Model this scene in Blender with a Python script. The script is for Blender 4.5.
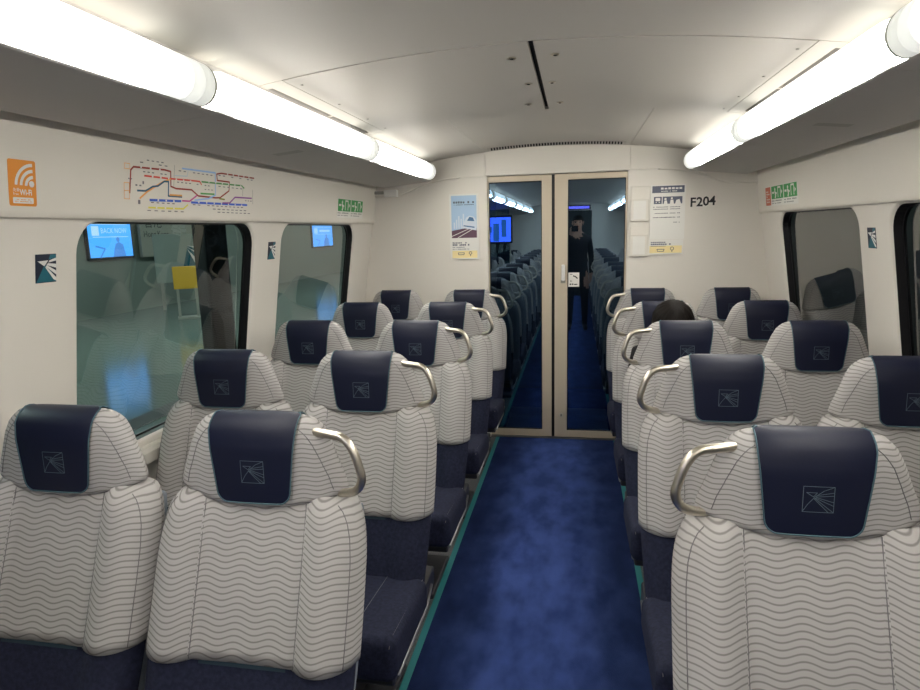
import bpy, bmesh, math, random
from mathutils import Vector, Matrix
random.seed(7)
for o in list(bpy.data.objects): bpy.data.objects.remove(o)
scene = bpy.context.scene
COL = scene.collection

# ------------------------------------------------------------------ camera
CAMP = (0.1459, 0.0, 1.5716)
def make_camera():
    yaw, pitch, roll = math.radians(10.67), math.radians(10.36), math.radians(-1.49)
    f = Vector((-math.sin(yaw)*math.cos(pitch), math.cos(yaw)*math.cos(pitch), -math.sin(pitch)))
    r = Vector((math.cos(yaw), math.sin(yaw), 0)); u = r.cross(f)
    r2 = math.cos(roll)*r + math.sin(roll)*u; u2 = -math.sin(roll)*r + math.cos(roll)*u
    cd = bpy.data.cameras.new('camera'); cam = bpy.data.objects.new('camera', cd); COL.objects.link(cam)
    M = Matrix((r2, u2, -f)).transposed().to_4x4(); M.translation = CAMP
    cam.matrix_world = M
    cd.sensor_fit = 'HORIZONTAL'; cd.sensor_width = 36.0; cd.lens = 625.8/920*36.0
    cd.clip_start = 0.005; cd.clip_end = 200
    scene.camera = cam
make_camera()
w = bpy.data.worlds.new('world'); scene.world = w; w.use_nodes = True
w.node_tree.nodes['Background'].inputs[0].default_value = (0.55, 0.62, 0.62, 1)
w.node_tree.nodes['Background'].inputs[1].default_value = 0.02
vs = scene.view_settings
vs.view_transform = 'Standard'; vs.look = 'None'; vs.gamma = 1.0; vs.exposure = 0.0; vs.use_curve_mapping = False
LAMP = 40.0          # radiance of the lit ceiling diffusers

D = 4.589           # end wall
YB = -5.6           # rear bulkhead
PI = math.pi

# ------------------------------------------------------------------ materials
MATS = {}
def S(c):            # sRGB 0-255 -> linear
    return tuple(((v/255)/12.92 if v/255 <= .04045 else ((v/255+.055)/1.055)**2.4) for v in c) + (1,)
def mat(name, col, rough=.5, metal=0., spec=.5, emit=None, es=0., noise=None, bump=None):
    m = bpy.data.materials.new(name); m.use_nodes = True; nt = m.node_tree; b = nt.nodes['Principled BSDF']
    b.inputs['Base Color'].default_value = col if len(col) == 4 else tuple(col)+(1,)
    b.inputs['Roughness'].default_value = rough; b.inputs['Metallic'].default_value = metal
    b.inputs['Specular IOR Level'].default_value = spec
    if emit is not None:
        b.inputs['Emission Color'].default_value = emit if len(emit) == 4 else tuple(emit)+(1,)
        b.inputs['Emission Strength'].default_value = es
    tc = None
    if noise or bump:
        tc = nt.nodes.new('ShaderNodeTexCoord')
    if noise:        # (scale, second colour, stretch)
        n = nt.nodes.new('ShaderNodeTexNoise'); n.inputs['Scale'].default_value = noise[0]; n.inputs['Detail'].default_value = 4
        mp = nt.nodes.new('ShaderNodeMapping'); mp.inputs['Scale'].default_value = noise[2] if len(noise) > 2 else (1,1,1)
        nt.links.new(tc.outputs['Object'], mp.inputs[0]); nt.links.new(mp.outputs[0], n.inputs['Vector'])
        rp = nt.nodes.new('ShaderNodeValToRGB'); rp.color_ramp.elements[0].position = .35; rp.color_ramp.elements[1].position = .65
        rp.color_ramp.elements[0].color = col if len(col) == 4 else tuple(col)+(1,); rp.color_ramp.elements[1].color = noise[1] if len(noise[1]) == 4 else tuple(noise[1])+(1,)
        nt.links.new(n.outputs['Fac'], rp.inputs[0]); nt.links.new(rp.outputs[0], b.inputs['Base Color'])
    if bump:         # (scale, strength, distance)
        n = nt.nodes.new('ShaderNodeTexNoise'); n.inputs['Scale'].default_value = bump[0]; n.inputs['Detail'].default_value = 3
        nt.links.new(tc.outputs['Object'], n.inputs['Vector'])
        bp = nt.nodes.new('ShaderNodeBump'); bp.inputs['Strength'].default_value = bump[1]; bp.inputs['Distance'].default_value = bump[2]
        nt.links.new(n.outputs['Fac'], bp.inputs['Height']); nt.links.new(bp.outputs[0], b.inputs['Normal'])
    MATS[name] = m
    return m

def wave_fabric(name, light, dark, pitch, lam, amp, shift=1.9):
    """pale seat fabric with woven wavy lines, own phase on the side bolsters"""
    m = bpy.data.materials.new(name); m.use_nodes = True; nt = m.node_tree; N = nt.nodes; L = nt.links; b = N['Principled BSDF']
    tc = N.new('ShaderNodeTexCoord'); sp = N.new('ShaderNodeSeparateXYZ'); L.new(tc.outputs['Object'], sp.inputs[0])
    def M(op, a, c=None):
        n = N.new('ShaderNodeMath'); n.operation = op
        for i, v in enumerate((a, c)):
            if v is None: continue
            if isinstance(v, (int, float)): n.inputs[i].default_value = v
            else: L.new(v, n.inputs[i])
        return n.outputs[0]
    x, z = sp.outputs['X'], sp.outputs['Z']
    side = M('GREATER_THAN', M('ABSOLUTE', x), .134)
    ph = M('ADD', M('MULTIPLY', x, 2*PI/lam), M('MULTIPLY', side, shift))
    h = M('ADD', z, M('MULTIPLY', M('SINE', ph), amp))
    s = M('SINE', M('MULTIPLY', h, 2*PI/pitch))
    mr = N.new('ShaderNodeMapRange'); mr.inputs['From Min'].default_value = .40; mr.inputs['From Max'].default_value = 1.0
    L.new(s, mr.inputs['Value'])
    nz = N.new('ShaderNodeTexNoise'); nz.inputs['Scale'].default_value = 9; L.new(tc.outputs['Object'], nz.inputs['Vector'])
    mix0 = N.new('ShaderNodeMix'); mix0.data_type = 'RGBA'; mix0.inputs['A'].default_value = light
    mix0.inputs['B'].default_value = tuple(c*.9 for c in light[:3])+(1,); L.new(nz.outputs['Fac'], mix0.inputs['Factor'])
    mix = N.new('ShaderNodeMix'); mix.data_type = 'RGBA'; L.new(mix0.outputs['Result'], mix.inputs['A']); mix.inputs['B'].default_value = dark
    L.new(mr.outputs[0], mix.inputs['Factor']); L.new(mix.outputs['Result'], b.inputs['Base Color'])
    b.inputs['Roughness'].default_value = .85; b.inputs['Specular IOR Level'].default_value = .2
    n2 = N.new('ShaderNodeTexNoise'); n2.inputs['Scale'].default_value = 420; L.new(tc.outputs['Object'], n2.inputs['Vector'])
    bp = N.new('ShaderNodeBump'); bp.inputs['Strength'].default_value = .25; bp.inputs['Distance'].default_value = .001
    L.new(n2.outputs['Fac'], bp.inputs['Height']); L.new(bp.outputs[0], b.inputs['Normal'])
    MATS[name] = m
    return m

def glass(name, tint, gain, refl=(1,1,1), base=0.0):
    """thin pane: Fresnel reflection over a tinted clear sheet"""
    m = bpy.data.materials.new(name); m.use_nodes = True; nt = m.node_tree; N = nt.nodes; L = nt.links
    for n in list(N): N.remove(n)
    out = N.new('ShaderNodeOutputMaterial'); tr = N.new('ShaderNodeBsdfTransparent'); tr.inputs[0].default_value = tint+(1,)
    gl = N.new('ShaderNodeBsdfGlossy'); gl.inputs['Roughness'].default_value = 0.0; gl.inputs['Color'].default_value = refl+(1,)
    fr = N.new('ShaderNodeFresnel'); fr.inputs['IOR'].default_value = 1.5
    mu = N.new('ShaderNodeMath'); mu.operation = 'MULTIPLY_ADD'; mu.use_clamp = True; mu.inputs[1].default_value = gain; mu.inputs[2].default_value = base
    L.new(fr.outputs[0], mu.inputs[0]); mx = N.new('ShaderNodeMixShader'); L.new(mu.outputs[0], mx.inputs[0])
    L.new(tr.outputs[0], mx.inputs[1]); L.new(gl.outputs[0], mx.inputs[2]); L.new(mx.outputs[0], out.inputs[0])
    MATS[name] = m
    return m

mat('wall', S((224,219,210)), .5, spec=.35)
mat('wall_upper', S((222,217,207)), .42, spec=.4)
mat('ceiling', S((188,183,175)), .48, spec=.35)
mat('soffit', S((190,186,182)), .5, spec=.3)
mat('black_rubber', (.006,.006,.007), .45)
mat('gap_dark', (.004,.004,.004), .8)
mat('grey_trim', S((150,148,140)), .5)
mat('door_frame', S((205,192,170)), .35, metal=.15)
mat('steel', S((205,198,184)), .34, metal=1.)
mat('rail_metal', S((150,150,152)), .35, metal=1.)
mat('diffuser', (.8,.8,.78), .4, emit=(1.0,.965,.885), es=LAMP)
mat('diffuser_top', (.8,.8,.78), .4, emit=(1.0,.965,.885), es=LAMP*.065)
for k_, e_ in enumerate((3.0, 1.5, .95, .70, .52)): mat('diffuser_%d' % k_, S((205,208,200)), .35, emit=(.97,.98,.92), es=e_)
mat('collar', S((150,150,142)), .4, metal=.3)
wave_fabric('fabric', S((184,181,179)), S((132,129,127)), .0134, .090, .0050)
wave_fabric('head_fabric', S((184,181,179)), S((132,129,127)), .0110, .070, .0026, 0.0)
mat('navy_fabric', (.010,.012,.030), .85, spec=.3, noise=(90,(.018,.022,.050)), bump=(220,.4,.002))
mat('leather', (.0060,.0085,.027), .48, spec=.32, bump=(60,.12,.002))
mat('teal_piping', S((70,98,108)), .6)
mat('logo_thread', S((92,108,120)), .6)
mat('stitch', S((112,110,112)), .8)
mat('shell', S((120,128,138)), .5)
mat('lamp_housing', S((215,214,206)), .5)
mat('dark_base', (.02,.02,.024), .5)
mat('teal_strip', S((40,120,125)), .6)
mat('teal_tab', S((26,48,62)), .7)
mat('floor_grey', S((62,62,64)), .7, noise=(260,S((112,112,114))))
def carpet_mat():
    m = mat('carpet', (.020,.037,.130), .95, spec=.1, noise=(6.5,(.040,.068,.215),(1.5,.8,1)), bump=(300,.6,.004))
    nt = m.node_tree; N = nt.nodes; b = N['Principled BSDF']
    b.inputs['Sheen Weight'].default_value = .12; b.inputs['Sheen Tint'].default_value = (.15,.3,.9,1)
    # carpet colour paler along the aisle centre, darker towards the sides, ragged in between
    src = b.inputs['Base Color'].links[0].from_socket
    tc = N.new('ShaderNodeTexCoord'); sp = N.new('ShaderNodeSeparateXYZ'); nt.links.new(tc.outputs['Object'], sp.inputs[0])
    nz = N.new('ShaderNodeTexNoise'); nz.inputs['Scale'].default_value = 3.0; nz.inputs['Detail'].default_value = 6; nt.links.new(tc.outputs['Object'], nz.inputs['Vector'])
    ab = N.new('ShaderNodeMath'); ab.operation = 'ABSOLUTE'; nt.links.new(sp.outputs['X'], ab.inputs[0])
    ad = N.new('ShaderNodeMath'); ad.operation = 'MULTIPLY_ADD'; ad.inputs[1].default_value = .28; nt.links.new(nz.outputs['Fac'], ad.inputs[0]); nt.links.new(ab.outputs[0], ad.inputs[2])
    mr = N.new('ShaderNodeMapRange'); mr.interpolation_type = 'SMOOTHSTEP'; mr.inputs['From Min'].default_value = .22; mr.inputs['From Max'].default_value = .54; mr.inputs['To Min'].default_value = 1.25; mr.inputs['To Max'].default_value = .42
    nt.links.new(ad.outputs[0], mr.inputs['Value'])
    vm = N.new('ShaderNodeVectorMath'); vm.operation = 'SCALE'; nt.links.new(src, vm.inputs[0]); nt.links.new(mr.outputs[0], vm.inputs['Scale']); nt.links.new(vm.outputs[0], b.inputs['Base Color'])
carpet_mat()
glass('window_glass', (.80,.90,.86), 1.7)
glass('clear_back', (1,1,1), 0.0)
glass('door_glass', (.40,.55,.78), 1.6, (.50,.75,1.0), .24)
glass('partition_glass', (.55,.65,.68), 1.5)
mat('white', S((225,224,220)), .5)
mat('paper', S((228,226,220)), .6)
mat('orange', S((226,142,40)), .5)
mat('black_print', (.012,.012,.013), .5)
mat('grey_print', S((120,118,122)), .6)
mat('sign_navy', S((14,26,48)), .5)
mat('sign_teal', S((16,96,112)), .5)
mat('green_sign', S((45,150,70)), .5)
mat('red_sign', S((205,110,80)), .5)
mat('sky_print', S((168,196,222)), .6)
mat('train_print', S((206,216,228)), .5)
mat('train_glass_print', S((70,110,150)), .5)
mat('track_print', S((96,66,84)), .6)
mat('yellow_print', S((240,222,164)), .6)
mat('slate_print', S((92,96,112)), .6)
mat('skin', S((196,150,125)), .55)
mat('black_cloth', (.008,.008,.010), .9)
mat('hair', (.007,.005,.004), .6, spec=.15)
mat('shoe', (.012,.012,.012), .4)
mat('phone', (.01,.01,.012), .25)
mat('screen_blue', (.01,.02,.05), .3, emit=(.07,.36,1.0), es=1.6)
mat('screen_light', (.01,.02,.05), .3, emit=(.5,.75,1.), es=1.2)
mat('screen_dark', (.01,.02,.05), .3, emit=(.05,.24,.72), es=1.25)
mat('tv_blue', (.01,.02,.05), .3, emit=(.05,.13,.9), es=5.0)
mat('led_violet', (.01,.01,.03), .4, emit=(.25,.2,1.), es=3.0)
mat('station_floor', S((112,124,118)), .14, spec=.6)
mat('station_wall', S((120,128,122)), .5)
mat('station_dark', S((36,42,42)), .5)
mat('station_panel', S((150,158,150)), .5)
mat('station_yellow', S((214,168,50)), .5)
mat('platform_edge', S((24,28,30)), .6)
mat('station_lamp', (.8,.8,.8), .5, emit=(.86,1.,.95), es=48.0)
MAPCOL = dict(brown=(150,52,40), red=(222,82,66), orange=(240,170,90), navy=(30,90,120), orange2=(230,160,80), lblue=(150,190,235), lblue2=(150,190,220),
              green=(80,150,80), green2=(80,160,80), blue=(60,100,200), pink=(200,80,150), blue2=(60,100,210), purple=(140,70,150), yellow=(225,215,90),
              grey=(120,120,120), olive=(130,130,40), black=(70,70,70), black2=(70,70,70))
for k_, c_ in MAPCOL.items(): mat('map_'+k_, S(c_), .6)

# ------------------------------------------------------------------ mesh helpers
def link(o, parent=None):
    COL.objects.link(o)
    if parent is not None: o.parent = parent
    return o
def mesh_obj(name, verts, faces, m, parent=None, smooth=False, fm=None, recalc=False):
    me = bpy.data.meshes.new(name); me.from_pydata([tuple(v) for v in verts], [], [tuple(f) for f in faces])
    ms = m if isinstance(m, (list, tuple)) else [m]
    for x in ms: me.materials.append(MATS[x])
    if fm: me.polygons.foreach_set('material_index', fm)
    if recalc:
        bm = bmesh.new(); bm.from_mesh(me); bmesh.ops.recalc_face_normals(bm, faces=bm.faces); bm.to_mesh(me); bm.free()
    if smooth: me.polygons.foreach_set('use_smooth', [True]*len(me.polygons))
    me.update()
    return link(bpy.data.objects.new(name, me), parent)
def bm_obj(name, bm, m, parent=None, smooth=False):
    me = bpy.data.meshes.new(name); bmesh.ops.recalc_face_normals(bm, faces=bm.faces); bm.to_mesh(me); bm.free()
    me.materials.append(MATS[m])
    if smooth: me.polygons.foreach_set('use_smooth', [True]*len(me.polygons))
    return link(bpy.data.objects.new(name, me), parent)
def bm_box(bm, x0, x1, y0, y1, z0, z1, bev=0, seg=2):
    r = bmesh.ops.create_cube(bm, size=1)
    for v in r['verts']:
        v.co = Vector((x0+(v.co.x+.5)*(x1-x0), y0+(v.co.y+.5)*(y1-y0), z0+(v.co.z+.5)*(z1-z0)))
    if bev:
        es = list({e for v in r['verts'] for e in v.link_edges})
        bmesh.ops.bevel(bm, geom=es, offset=bev, segments=seg, affect='EDGES', profile=.5)
def box(name, x0, x1, y0, y1, z0, z1, m, parent=None, bev=0, seg=2):
    bm = bmesh.new(); bm_box(bm, x0, x1, y0, y1, z0, z1, bev, seg)
    return bm_obj(name, bm, m, parent)
def tube_geo(path, r, n=8, closed=False, ry=None):
    """swept round section; returns verts, faces"""
    P = [Vector(p) for p in path]; V = []; F = []; k = len(P); up = None
    for i, p in enumerate(P):
        a = P[(i-1) % k] if (closed or i > 0) else P[i]; b = P[(i+1) % k] if (closed or i < k-1) else P[i]
        t = (b-a).normalized()
        if up is None:
            up = t.orthogonal().normalized()
        up = (up - t*up.dot(t)).normalized(); s = t.cross(up)
        rr = r[i] if isinstance(r, (list, tuple)) else r
        for j in range(n):
            a_ = 2*PI*j/n; V.append(p + up*(rr*math.cos(a_)) + s*(rr*math.sin(a_)))
    segs = k if closed else k-1
    for i in range(segs):
        for j in range(n):
            F.append((i*n+j, i*n+(j+1) % n, ((i+1) % k)*n+(j+1) % n, ((i+1) % k)*n+j))
    if not closed:
        F.append(tuple(range(n-1, -1, -1))); F.append(tuple(range((k-1)*n, k*n)))
    return V, F
def tube(name, path, r, m, parent=None, n=8, closed=False):
    V, F = tube_geo(path, r, n, closed); return mesh_obj(name, V, F, m, parent, smooth=True)
def join_geo(parts):
    V = []; F = []
    for v, f in parts:
        o = len(V); V += list(v); F += [tuple(i+o for i in q) for q in f]
    return V, F
def smooth_path(pts, n=6):
    """Catmull-Rom through the points"""
    P = [Vector(p) for p in pts]; P = [P[0]*2-P[1]] + P + [P[-1]*2-P[-2]]; out = []
    for i in range(1, len(P)-2):
        for k in range(n):
            t = k/n; a, b, c, d = P[i-1:i+3]
            out.append(.5*((2*b)+(c-a)*t+(2*a-5*b+4*c-d)*t*t+(3*b-a-3*c+d)*t**3))
    out.append(P[-2]); return out
def fillet(pts, r, n=5):
    P = [Vector(p) for p in pts]; out = [P[0]]
    for i in range(1, len(P)-1):
        a = (P[i-1]-P[i]); b = (P[i+1]-P[i]); q = min(r, a.length*.49, b.length*.49); p0 = P[i]+a.normalized()*q; p1 = P[i]+b.normalized()*q
        for k in range(n+1):
            t = k/n; out.append((1-t)**2*p0+2*t*(1-t)*P[i]+t*t*p1)
    out.append(P[-1]); return out
def tag(o, label, cat, group=None):
    o['label'] = label; o['category'] = cat
    if group: o['group'] = group
    return o
def struct(o): o['kind'] = 'structure'; return o
def empty(name, loc=(0,0,0), rz=0):
    o = bpy.data.objects.new(name, None); o.location = loc; o.rotation_euler = (0,0,rz); o.empty_display_size = .1
    return link(o)
# flat print: shapes given in (u, v), mapped onto a surface
def stroke(pts, wd):
    """polyline -> quads in 2-D"""
    V = []; F = []
    for (a, b) in zip(pts[:-1], pts[1:]):
        dx, dy = b[0]-a[0], b[1]-a[1]; l = math.hypot(dx, dy) or 1; nx, ny = -dy/l*wd/2, dx/l*wd/2; ex, ey = dx/l*wd*.25, dy/l*wd*.25
        o = len(V); V += [(a[0]-ex+nx, a[1]-ey+ny), (a[0]-ex-nx, a[1]-ey-ny), (b[0]+ex-nx, b[1]+ey-ny), (b[0]+ex+nx, b[1]+ey+ny)]; F.append((o, o+1, o+2, o+3))
    return V, F
def rect(u0, v0, u1, v1): return [(u0,v0),(u1,v0),(u1,v1),(u0,v1)], [(0,1,2,3)]
def poly(pts): return list(pts), [tuple(range(len(pts)))]
def disc(u, v, r, n=16): return poly([(u+r*math.cos(2*PI*i/n), v+r*math.sin(2*PI*i/n)) for i in range(n)])
def ring_arc(u, v, r0, r1, a0, a1, n=10):
    V = []; F = []
    for i in range(n+1):
        a = math.radians(a0+(a1-a0)*i/n); V += [(u+r0*math.cos(a), v+r0*math.sin(a)), (u+r1*math.cos(a), v+r1*math.sin(a))]
    for i in range(n): F.append((2*i, 2*i+1, 2*i+3, 2*i+2))
    return V, F
def rrect(u0, v0, u1, v1, r, n=4):
    P = []
    for cx, cy, a in ((u1-r,v1-r,0),(u0+r,v1-r,90),(u0+r,v0+r,180),(u1-r,v0+r,270)):
        for i in range(n+1):
            t = math.radians(a+90*i/n); P.append((cx+r*math.cos(t), cy+r*math.sin(t)))
    return poly(P)
def text2d(s, size, u, v, align='LEFT', squeeze=1.0, bold=0):
    cu = bpy.data.curves.new('t', 'FONT'); cu.body = s; cu.size = size; cu.align_x = align; cu.resolution_u = 2; cu.offset = bold
    ob = bpy.data.objects.new('t', cu); me = bpy.data.meshes.new_from_object(ob)
    V = [(u+p.co.x*squeeze, v+p.co.y) for p in me.vertices]; F = [tuple(q.vertices) for q in me.polygons]
    bpy.data.objects.remove(ob); bpy.data.curves.remove(cu); bpy.data.meshes.remove(me)
    return V, F
def dashes(u0, u1, v, h, n, duty=.75, seed=0):
    """a line of print too small to read"""
    rr = random.Random(seed); parts = []; st = (u1-u0)/n
    for i in range(n):
        if rr.random() < .12: continue
        parts.append(rect(u0+i*st, v, u0+i*st+st*duty, v+h*(.75+.25*rr.random())))
    return join_geo(parts)
def art(name, parts, fn, m, parent=None, off=.0006):
    V, F = join_geo(parts)
    return mesh_obj(name, [fn(a, b, off) for a, b in V], F, m, parent)
def slab(name, outline, fn, th, m, parent=None):
    """thin plate with a 2-D outline, front face th above the surface"""
    n = len(outline); V = [fn(a, b, th) for a, b in outline] + [fn(a, b, 0) for a, b in outline]
    F = [tuple(range(n)), tuple(range(2*n-1, n-1, -1))] + [(i, i+n, (i+1) % n+n, (i+1) % n) for i in range(n)]
    return mesh_obj(name, V, F, m, parent, recalc=True)

# ------------------------------------------------------------------ shell of the carriage
def low_x(z):       # half width of the window panel (leans out towards the floor)
    return 1.362+(1.65-z)*.1515 if z > .9 else 1.4757+(.9-z)*.03
def up_x(z):        # half width of the panel above the windows
    return 1.350+(1.64-z)*.115
def wall_fn(side):  # (u along reading direction, z) -> point on the upper panel
    def fn(u, v, off): return (side*(up_x(v)-off), u if side < 0 else -u, v)
    return fn
def lowwall_fn(side):
    def fn(u, v, off): return (side*(low_x(v)-off), u if side < 0 else -u, v)
    return fn
def end_fn(u, v, off): return (u, D-off, v)

floor = struct(box('floor', -1.55, 1.55, YB-.05, 6.2, -.12, 0, 'floor_grey'))
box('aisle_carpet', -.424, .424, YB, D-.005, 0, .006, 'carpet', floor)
box('edge_stripe', -.450, -.424, YB, D-.005, 0, .007, 'teal_strip', floor)
box('edge_stripe', .424, .450, YB, D-.005, 0, .007, 'teal_strip', floor)

WIN_Z0, WIN_Z1 = .82, 1.630
PITCH = 1.39; CENTRES = [3.66-PITCH*k for k in range(7)]; HALF = .550
def wall_side(side, name):
    # outer skin / dado below the windows, sill and upper panel
    ys = (YB, D)
    prof = [(-.02,1.50),(.30,1.49),(.66,1.485),(.72,1.47),(.735,1.44),(.775,1.44),(.79,1.45),(.79,low_x(.79))]
    V = []; F = []
    for (z, x) in prof: V += [(side*x, YB, z), (side*x, D, z)]
    for i in range(len(prof)-1): F.append((2*i, 2*i+1, 2*i+3, 2*i+2))
    wall = struct(mesh_obj(name, V, F, 'wall', None, recalc=False))
    # window panels: one per bay with a rounded opening
    bounds = [D] + [CENTRES[k]-PITCH/2 for k in range(6)] + [YB]
    for k, c in enumerate(CENTRES):
        y1, y0 = bounds[k], bounds[k+1]
        if k: y1 -= 0
        inner = []
        r = .105; a0, a1, b0, b1 = c-HALF, c+HALF, WIN_Z0, WIN_Z1
        for cx, cz, a in ((a1-r,b1-r,0),(a0+r,b1-r,90),(a0+r,b0+r,180),(a1-r,b0+r,270)):
            for i in range(9):
                t = math.radians(a+90*i/8); inner.append((cx+r*math.cos(t), cz+r*math.sin(t)))
        outer = []
        for cx, cz, (ex, ez) in ((a1,b1,(y1,1.645)),(a0,b1,(y0,1.645)),(a0,b0,(y0,.79)),(a1,b0,(y1,.79))):
            q = len(outer)
            for i in range(9):
                py, pz = inner[q+i]
                dy, dz = py-(a0+a1)/2, pz-(b0+b1)/2
                outer.append(None)
        corners = [(y1,1.645),(y0,1.645),(y0,.79),(y1,.79)]
        for ci in range(4):
            cy, cz = corners[ci]
            for i in range(9):
                py, pz = inner[ci*9+i]; t = i/8
                if ci in (0, 2):      # starts on the vertical side, ends on the horizontal
                    outer[ci*9+i] = (cy, pz+(cz-pz)*min(1, 2*t)) if t <= .5 else (cy+(py-cy)*(2*t-1), cz)
                else:
                    outer[ci*9+i] = (py+(cy-py)*min(1, 2*t), cz) if t <= .5 else (cy, cz+(pz-cz)*(2*t-1))
        n = len(inner)
        def P(yz, off): return (side*(low_x(yz[1])+off), yz[0], yz[1])
        def grow(yz, g): 
            y, z = yz; cy, cz = (a0+a1)/2, (b0+b1)/2
            return (y+g*(1 if y > cy else -1)*min(1, abs(y-cy)/.2), z+g*(1 if z > cz else -1)*min(1, abs(z-cz)/.15))
        # panel face with a soft rounded edge into the opening
        e0 = [grow(q, .010) for q in inner]
        V = [P(q, 0) for q in outer]+[P(q, 0) for q in e0]+[P(q, .003) for q in [grow(q_, .004) for q_ in inner]]+[P(q, .012) for q in inner]
        F = []
        for ring in range(3):
            for i in range(n):
                j = (i+1) % n; F.append((ring*n+i, ring*n+j, (ring+1)*n+j, (ring+1)*n+i))
        mesh_obj('window_panel', V, F, 'wall', wall, smooth=True)
        # black rubber reveal
        wname = 'window_%d' % (k+1 if side < 0 else k+8)
        V = [P(q, .012) for q in inner]+[P(q, .046) for q in inner]+[P(grow(q, -.006), .046) for q in inner]+[P(grow(q, -.006), .056) for q in inner]
        F = []
        for ring in range(3):
            for i in range(n):
                j = (i+1) % n; F.append((ring*n+i, ring*n+j, (ring+1)*n+j, (ring+1)*n+i))
        win = struct(mesh_obj(wname, V, F, 'black_rubber', None, smooth=False))
        # pane (inner face reflects, outer face clear)
        pts = [grow(q, .004) for q in inner]
        V = [P(q, .048) for q in pts]+[P(q, .054) for q in pts]
        F = [tuple(range(n)), tuple(range(2*n-1, n-1, -1))]+[(i, (i+1) % n, (i+1) % n+n, i+n) for i in range(n)]
        if side > 0: F = [tuple(reversed(f)) for f in F]
        mesh_obj('pane', V, F, ['window_glass', 'clear_back'], win, fm=[0, 1]+[1]*n)
    # upper panel with a rounded lower lip
    prof = [(1.660,low_x(1.66)+.004),(1.644,low_x(1.65)),(1.638,up_x(1.64)+.008),(1.636,up_x(1.64)+.004),(1.640,up_x(1.64)),(1.655,up_x(1.655)-.001),(1.70,up_x(1.70)),(1.80,up_x(1.80)),(1.95,up_x(1.95)),(2.2,up_x(2.2))]
    V = []; F = []
    for (z, x) in prof: V += [(side*x, YB, z), (side*x, D, z)]
    for i in range(len(prof)-1): F.append((2*i, 2*i+1, 2*i+3, 2*i+2))
    mesh_obj('upper_panel', V, F, 'wall_upper', wall, smooth=True)
    # outer body skin so that the reveals and wall have depth
    prof = [(-.12,1.60),(.79,1.60)]
    V = []; F = []
    for (z, x) in prof: V += [(side*x, YB, z), (side*x, D, z)]
    F.append((0,1,3,2)); mesh_obj('outer_skin', V, F, 'dark_base', wall)
    return wall
wall_left = wall_side(-1, 'wall_left')
wall_right = wall_side(1, 'wall_right')

# ceiling: shallow vault of separate panels
def cz(x): return 2.137-.089*x*x
ceiling = struct(mesh_obj('ceiling', [(x, y, cz(x)+.02) for y in (YB, D+.02) for x in [i*.1-1.4 for i in range(29)]],
                          [(i, i+1, 29+i+1, 29+i) for i in range(28)], 'gap_dark'))
def ceil_panel(name, x0, x1, y0, y1, m='ceiling', n=None, parent=ceiling, drop=0.0):
    n = n or max(2, int((x1-x0)/.06)); V = []; F = []
    for (yy) in (y0, y1):
        for i in range(n+1):
            x = x0+(x1-x0)*i/n; V.append((x, yy, cz(x)-drop))
    k = n+1
    for i in range(n): F.append((i, k+i, k+i+1, i+1))
    b = len(V)
    for (yy) in (y0, y1):
        for i in range(n+1):
            x = x0+(x1-x0)*i/n; V.append((x, yy, cz(x)+.014))
    for i in range(n): F += [(i, i+1, b+i+1, b+i), (k+i+1, k+i, b+k+i, b+k+i+1)]
    F += [(0, b, b+k, k), (n, k+n, b+k+n, b+n)]
    return mesh_obj(name, V, F, m, parent, smooth=False)
g = .0022
SE1, SE2 = 2.06, 3.20
ceil_panel('ceiling_panel', -1.0, 1.0, YB, -1.4)
ceil_panel('ceiling_panel', -1.0, 1.0, -1.4+2*g, SE1-g)
ceil_panel('hatch_panel', -.817, -.009, SE1+g, SE2-g, drop=.002)
ceil_panel('hatch_panel', .009, .817, SE1+g, SE2-g, drop=.002)
for s in (-1, 1):
    a, b_ = sorted((s*.822, s*.884)); ceil_panel('vent_border', a, b_, SE1+g, SE2-g, n=2)
    a, b_ = sorted((s*.914, s*1.0)); ceil_panel('vent_border', a, b_, SE1+g, SE2-g, n=2)
    a, b_ = sorted((s*.884, s*.914)); ceil_panel('vent_border', a, b_, SE1+g, SE1+.06, n=1); ceil_panel('vent_border', a, b_, SE2-.05, SE2-g, n=1); ceil_panel('vent_divider', a, b_, 2.66, 2.675, n=1)
ceil_panel('ceiling_panel', -.496, .496, SE2+g, D)
ceil_panel('ceiling_panel', -1.0, -.4985, SE2+g, D); ceil_panel('ceiling_panel', .4985, 1.0, SE2+g, D)
for x, y in ((-.073,2.23),(-.046,2.622),(-.077,3.036),(.071,2.221),(.046,2.624),(.066,3.035)):
    bm = bmesh.new(); bmesh.ops.create_cone(bm, cap_ends=True, segments=14, radius1=.016, radius2=.012, depth=.004)
    for v in bm.verts: v.co += Vector((x, y, cz(x)-.003))
    f_ = bm_obj('fastener', bm, 'steel', ceiling)
    bm = bmesh.new(); bmesh.ops.create_cone(bm, cap_ends=True, segments=10, radius1=.006, radius2=.006, depth=.002)
    for v in bm.verts: v.co += Vector((x, y, cz(x)-.0056))
    bm_obj('fastener_socket', bm, 'gap_dark', f_)
for s in (-1, 1):
    for y in (2.15, 2.5, 2.85, 3.12):
        bm = bmesh.new(); bmesh.ops.create_cone(bm, cap_ends=True, segments=8, radius1=.005, radius2=.005, depth=.003)
        for v in bm.verts: v.co += Vector((s*.79, y, cz(.79)-.003))
        bm_obj('screw', bm, 'grey_trim', ceiling)
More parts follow.
